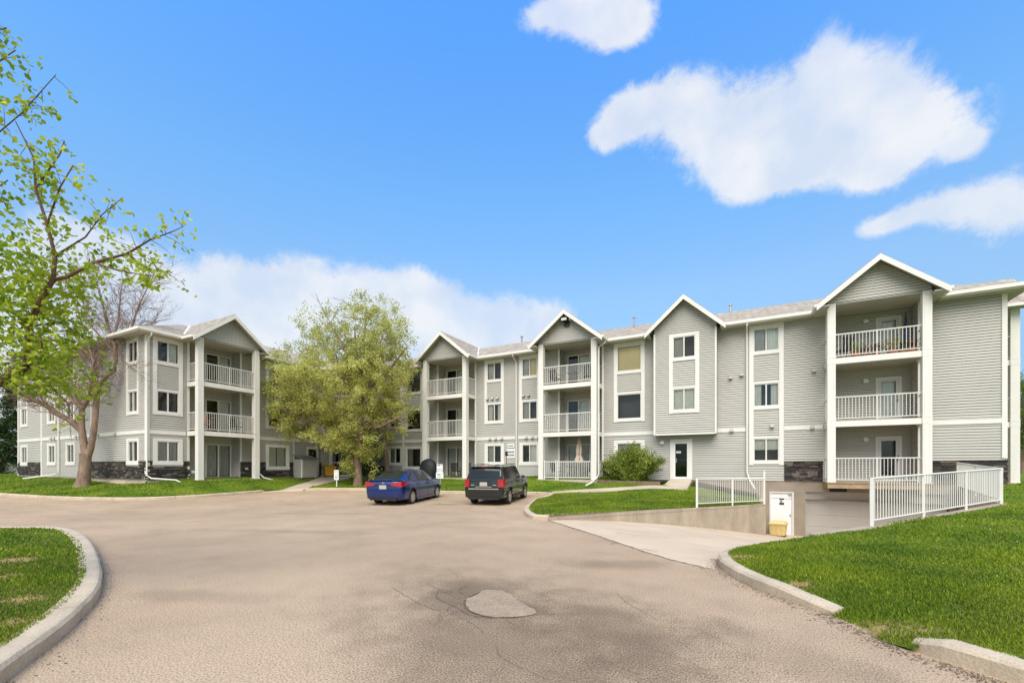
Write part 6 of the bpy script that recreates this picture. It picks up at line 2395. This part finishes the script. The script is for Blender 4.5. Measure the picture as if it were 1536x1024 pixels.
chair('dark chair at the far end of the second floor left wing balcony', WX + .5, 16.1, Z2 + .012, R(100))

# ---- sheds, fence panel and parked cars far off at both ends
x, y, _ = site(-53.5, 0, 46)
t = thing('garden_shed', 'grey flat-topped garden shed at the far left behind the lawn', 'shed', (x, y, .9), YAW)
mb = MB()
mb.box(-1.3, 1.3, -1.0, 1.0, 0, 1.75, 'greywood')
for i in range(9):
    mb.box(-1.3 + i * .32, -1.28 + i * .32, -1.02, -1.0, 0, 1.75, 'greywood')
mb.build('wall', t, world=False)
mb = MB()
mb.box(-1.45, 1.45, -1.15, 1.15, 1.75, 1.85, 'greywood')
mb.build('roof', t, world=False)
mb = MB()
mb.box(-.75, -.35, -1.03, -1.0, 1.1, 1.25, 'black')
mb.build('vent', t, world=False)
x, y, _ = site(-51.2, 0, 45.5)
t = thing('picket_fence', 'short white board fence between the grey shed and the left wing', 'fence', (x, y, .9), YAW)
mb = MB()
for i in range(8):
    mb.box(-.95 + i * .245, -.95 + i * .245 + .225, -.02, .02, .05, 1.15, 'white')
mb.box(-1, 1.0, .02, .06, .3, .4, 'white')
mb.box(-1, 1.0, .02, .06, .85, .95, 'white')
mb.build('board_panel', t, world=False)

# ================================================================== SKY, SUN, CAMERA
w = bpy.data.worlds.new('World')
scene.world = w
w.use_nodes = True
nt = w.node_tree
nt.nodes.clear()
out = nt.nodes.new('ShaderNodeOutputWorld')
bg = nt.nodes.new('ShaderNodeBackground')
bg.inputs['Strength'].default_value = SKY_STRENGTH = 0.15
sun_dir = Vector((.27, -.72, .92)).normalized()
sky = nt.nodes.new('ShaderNodeTexSky')
sky.sky_type = 'NISHITA'
sky.sun_disc = False
sky.sun_elevation = math.asin(sun_dir.z)
sky.sun_rotation = math.atan2(sun_dir.x, sun_dir.y)
sky.air_density = 1.0
sky.dust_density = 0.6
sky.ozone_density = 1.6
tc = nt.nodes.new('ShaderNodeTexCoord')
sp = nt.nodes.new('ShaderNodeSeparateXYZ')
nt.links.new(tc.outputs['Generated'], sp.inputs[0])


def math_node(op, a, b=None, clamp=False):
    n = nt.nodes.new('ShaderNodeMath')
    n.operation = op
    n.use_clamp = clamp
    for i, v in enumerate((a, b)):
        if v is None:
            continue
        if isinstance(v, (int, float)):
            n.inputs[i].default_value = v
        else:
            nt.links.new(v, n.inputs[i])
    return n.outputs[0]


az = math_node('MULTIPLY', math_node('ARCTAN2', sp.outputs['X'], sp.outputs['Y']), 180 / math.pi)
el = math_node('MULTIPLY', math_node('ARCSINE', sp.outputs['Z']), 180 / math.pi)
cb = nt.nodes.new('ShaderNodeCombineXYZ')
nt.links.new(az, cb.inputs['X'])
nt.links.new(el, cb.inputs['Y'])
# cumulus banks, then unseen ones added for neutral fill light: compass bearing, elevation, half width, half height (degrees)
CLOUDS = [
    (-16.4, 45.1, 7.8, 1.7), (-13.6, 43.3, 3.6, 1.2), (-21.5, 45.5, 5.1, 1.1), (-13.2, 37.4, 4.0, 1.9), (-8.4, 38.0, 5.0, 2.1), (-16.0, 36.1, 2.6, 1.3), (-2.5, 35.3, 7.8, 3.0), (4.1, 32.4, 8.1, 3.5), (7.7, 36.8, 2.3, 2.2), (10.5, 34.0, 3.7, 2.3),
    (15.0, 29.2, 4.2, 2.5), (18.1, 27.0, 1.5, 1.2), (3.5, 29.3, 5.4, 1.7), (11.5, 26.9, 2.3, 1.3), (-0.5, 31.6, 4.1, 2.1), (10.5, 30.1, 4.8, 2.8), (16.8, 22.8, 4.9, 1.7), (12.5, 22.8, 2.3, 0.9), (20.8, 20.8, 2.7, 2.2), (-72.4, 19.2, 3.3, 2.6),
    (-68.7, 19.1, 3.4, 2.6), (-74.5, 15.6, 4.9, 2.7), (-62.8, 17.1, 6.4, 2.9), (-56.6, 18.9, 5.3, 3.0), (-51.8, 18.3, 7.9, 4.2), (-43.5, 20.7, 5.6, 2.6), (-40.2, 20.2, 4.9, 3.3), (-34.4, 17.5, 5.9, 3.0), (-27.5, 17.6, 6.0, 3.3), (-22.3, 17.5, 2.6, 2.2),
    (-62.8, 11.2, 15.1, 4.7), (-41.8, 11.6, 20.3, 6.4), (-76.8, 9.0, 7.5, 4.9), (-74.5, 3.6, 8.2, 3.5), (60, 25, 22, 12), (95, 35, 35, 16), (150, 25, 45, 18), (-120, 25, 26, 14), (-150, 45, 35, 20), (120, 14, 40, 9), (-170, 15, 40, 10), (45, 12, 14, 5), (-105, 12, 16, 8), (180, 55, 70, 18), (-180, 55, 70, 18), (90, 62, 60, 14),  # after the low left banks: added cover outside the view, for neutral fill
]
acc = None
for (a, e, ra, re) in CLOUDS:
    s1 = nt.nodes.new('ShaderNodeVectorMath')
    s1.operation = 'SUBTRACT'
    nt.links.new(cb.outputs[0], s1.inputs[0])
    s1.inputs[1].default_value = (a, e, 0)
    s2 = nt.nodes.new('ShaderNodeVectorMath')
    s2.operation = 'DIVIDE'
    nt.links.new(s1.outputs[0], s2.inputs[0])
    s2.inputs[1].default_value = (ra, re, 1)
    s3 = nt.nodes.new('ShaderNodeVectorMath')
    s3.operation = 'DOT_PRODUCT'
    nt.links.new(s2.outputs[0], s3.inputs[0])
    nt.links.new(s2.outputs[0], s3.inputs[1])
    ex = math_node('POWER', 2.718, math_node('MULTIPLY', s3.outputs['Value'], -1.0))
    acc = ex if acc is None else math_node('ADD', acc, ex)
n1 = nt.nodes.new('ShaderNodeTexNoise')
n1.inputs['Scale'].default_value = 13.0
n1.inputs['Detail'].default_value = 12
n1.inputs['Roughness'].default_value = .68
n1.inputs['Distortion'].default_value = .25
nt.links.new(tc.outputs['Generated'], n1.inputs['Vector'])
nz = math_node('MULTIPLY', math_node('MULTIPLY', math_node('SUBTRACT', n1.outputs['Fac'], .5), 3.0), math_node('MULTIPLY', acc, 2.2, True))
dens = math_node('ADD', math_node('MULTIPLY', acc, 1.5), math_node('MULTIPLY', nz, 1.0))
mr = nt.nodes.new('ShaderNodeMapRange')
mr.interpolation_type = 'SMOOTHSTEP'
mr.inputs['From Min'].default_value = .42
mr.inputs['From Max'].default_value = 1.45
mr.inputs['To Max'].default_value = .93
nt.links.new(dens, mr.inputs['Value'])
# faint inner shading of the clouds
n2 = nt.nodes.new('ShaderNodeTexNoise')
n2.inputs['Scale'].default_value = 9
n2.inputs['Detail'].default_value = 6
nt.links.new(tc.outputs['Generated'], n2.inputs['Vector'])
rc = nt.nodes.new('ShaderNodeValToRGB')
rc.color_ramp.elements[0].position = .38
rc.color_ramp.elements[0].color = (.80, .86, .96, 1)
rc.color_ramp.elements[1].position = .62
rc.color_ramp.elements[1].color = (.97, .98, 1.0, 1)
nt.links.new(n2.outputs['Fac'], rc.inputs['Fac'])
cs = nt.nodes.new('ShaderNodeVectorMath')
cs.operation = 'SCALE'
nt.links.new(rc.outputs['Color'], cs.inputs[0])
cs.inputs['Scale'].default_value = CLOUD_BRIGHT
hs = nt.nodes.new('ShaderNodeHueSaturation')
hs.inputs['Saturation'].default_value = SKY_SAT
hs.inputs['Value'].default_value = SKY_VAL
hs.inputs['Hue'].default_value = SKY_HUE
nt.links.new(sky.outputs[0], hs.inputs['Color'])
# thin places let the blue through
n3 = nt.nodes.new('ShaderNodeTexNoise')
n3.inputs['Scale'].default_value = 4.5
n3.inputs['Detail'].default_value = 7
nt.links.new(tc.outputs['Generated'], n3.inputs['Vector'])
thin = nt.nodes.new('ShaderNodeMapRange')
thin.inputs['From Min'].default_value = .35
thin.inputs['From Max'].default_value = .62
thin.inputs['To Min'].default_value = .78
nt.links.new(n3.outputs['Fac'], thin.inputs['Value'])
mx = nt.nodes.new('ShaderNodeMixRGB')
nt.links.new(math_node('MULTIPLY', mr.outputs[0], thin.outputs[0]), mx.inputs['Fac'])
# deeper azure overhead and a less glaring horizon than the clear-sky model gives
er = nt.nodes.new('ShaderNodeValToRGB')
els = er.color_ramp.elements
while len(els) < 6:
    els.new(.5)
for q, (p, c) in zip(els, ((0, (.30, .36, .45)), (.15, (.45, .52, .56)), (.25, (.66, .74, .73)), (.34, (.78, .90, .91)), (.50, (.70, 1.07, 1.21)), (.77, (.56, 1.15, 1.64)))):
    q.position, q.color = p, (*c, 1)
nt.links.new(math_node('DIVIDE', el, 60.0), er.inputs['Fac'])
tint = nt.nodes.new('ShaderNodeVectorMath')
tint.operation = 'MULTIPLY'
nt.links.new(hs.outputs[0], tint.inputs[0])
nt.links.new(er.outputs['Color'], tint.inputs[1])
nt.links.new(tint.outputs[0], mx.inputs['Color1'])
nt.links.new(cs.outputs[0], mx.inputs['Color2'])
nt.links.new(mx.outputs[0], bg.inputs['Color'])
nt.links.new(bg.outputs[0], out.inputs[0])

sl_ = bpy.data.lights.new('sun', 'SUN')
sl_.energy = 2.45
sl_.angle = R(55)
sl_.color = (1.0, .94, .85)
so_ = bpy.data.objects.new('sun', sl_)
so_.rotation_euler = (-sun_dir).to_track_quat('-Z', 'Y').to_euler()
so_.location = (0, 0, 40)
COL.objects.link(so_)

cam = bpy.data.cameras.new('camera')
cam.sensor_fit = 'HORIZONTAL'
cam.sensor_width = 36
cam.lens = 665 / 1536 * 36
cam.shift_y = (700.6 - 512) / 1536
cam.clip_start = .05
cam.clip_end = 4000
co = bpy.data.objects.new('camera', cam)
co.location = (0, 0, EYE)
co.rotation_euler = (R(90), 0, YAW)
COL.objects.link(co)
scene.camera = co
scene.render.resolution_x, scene.render.resolution_y = 1024, 682
scene.view_settings.view_transform = 'Standard'
scene.view_settings.look = 'None'
scene.view_settings.exposure = EXPOSURE
scene.view_settings.gamma = 1
scene.cycles.max_bounces = 8
scene.cycles.transparent_max_bounces = 12
scene.cycles.use_denoising = True
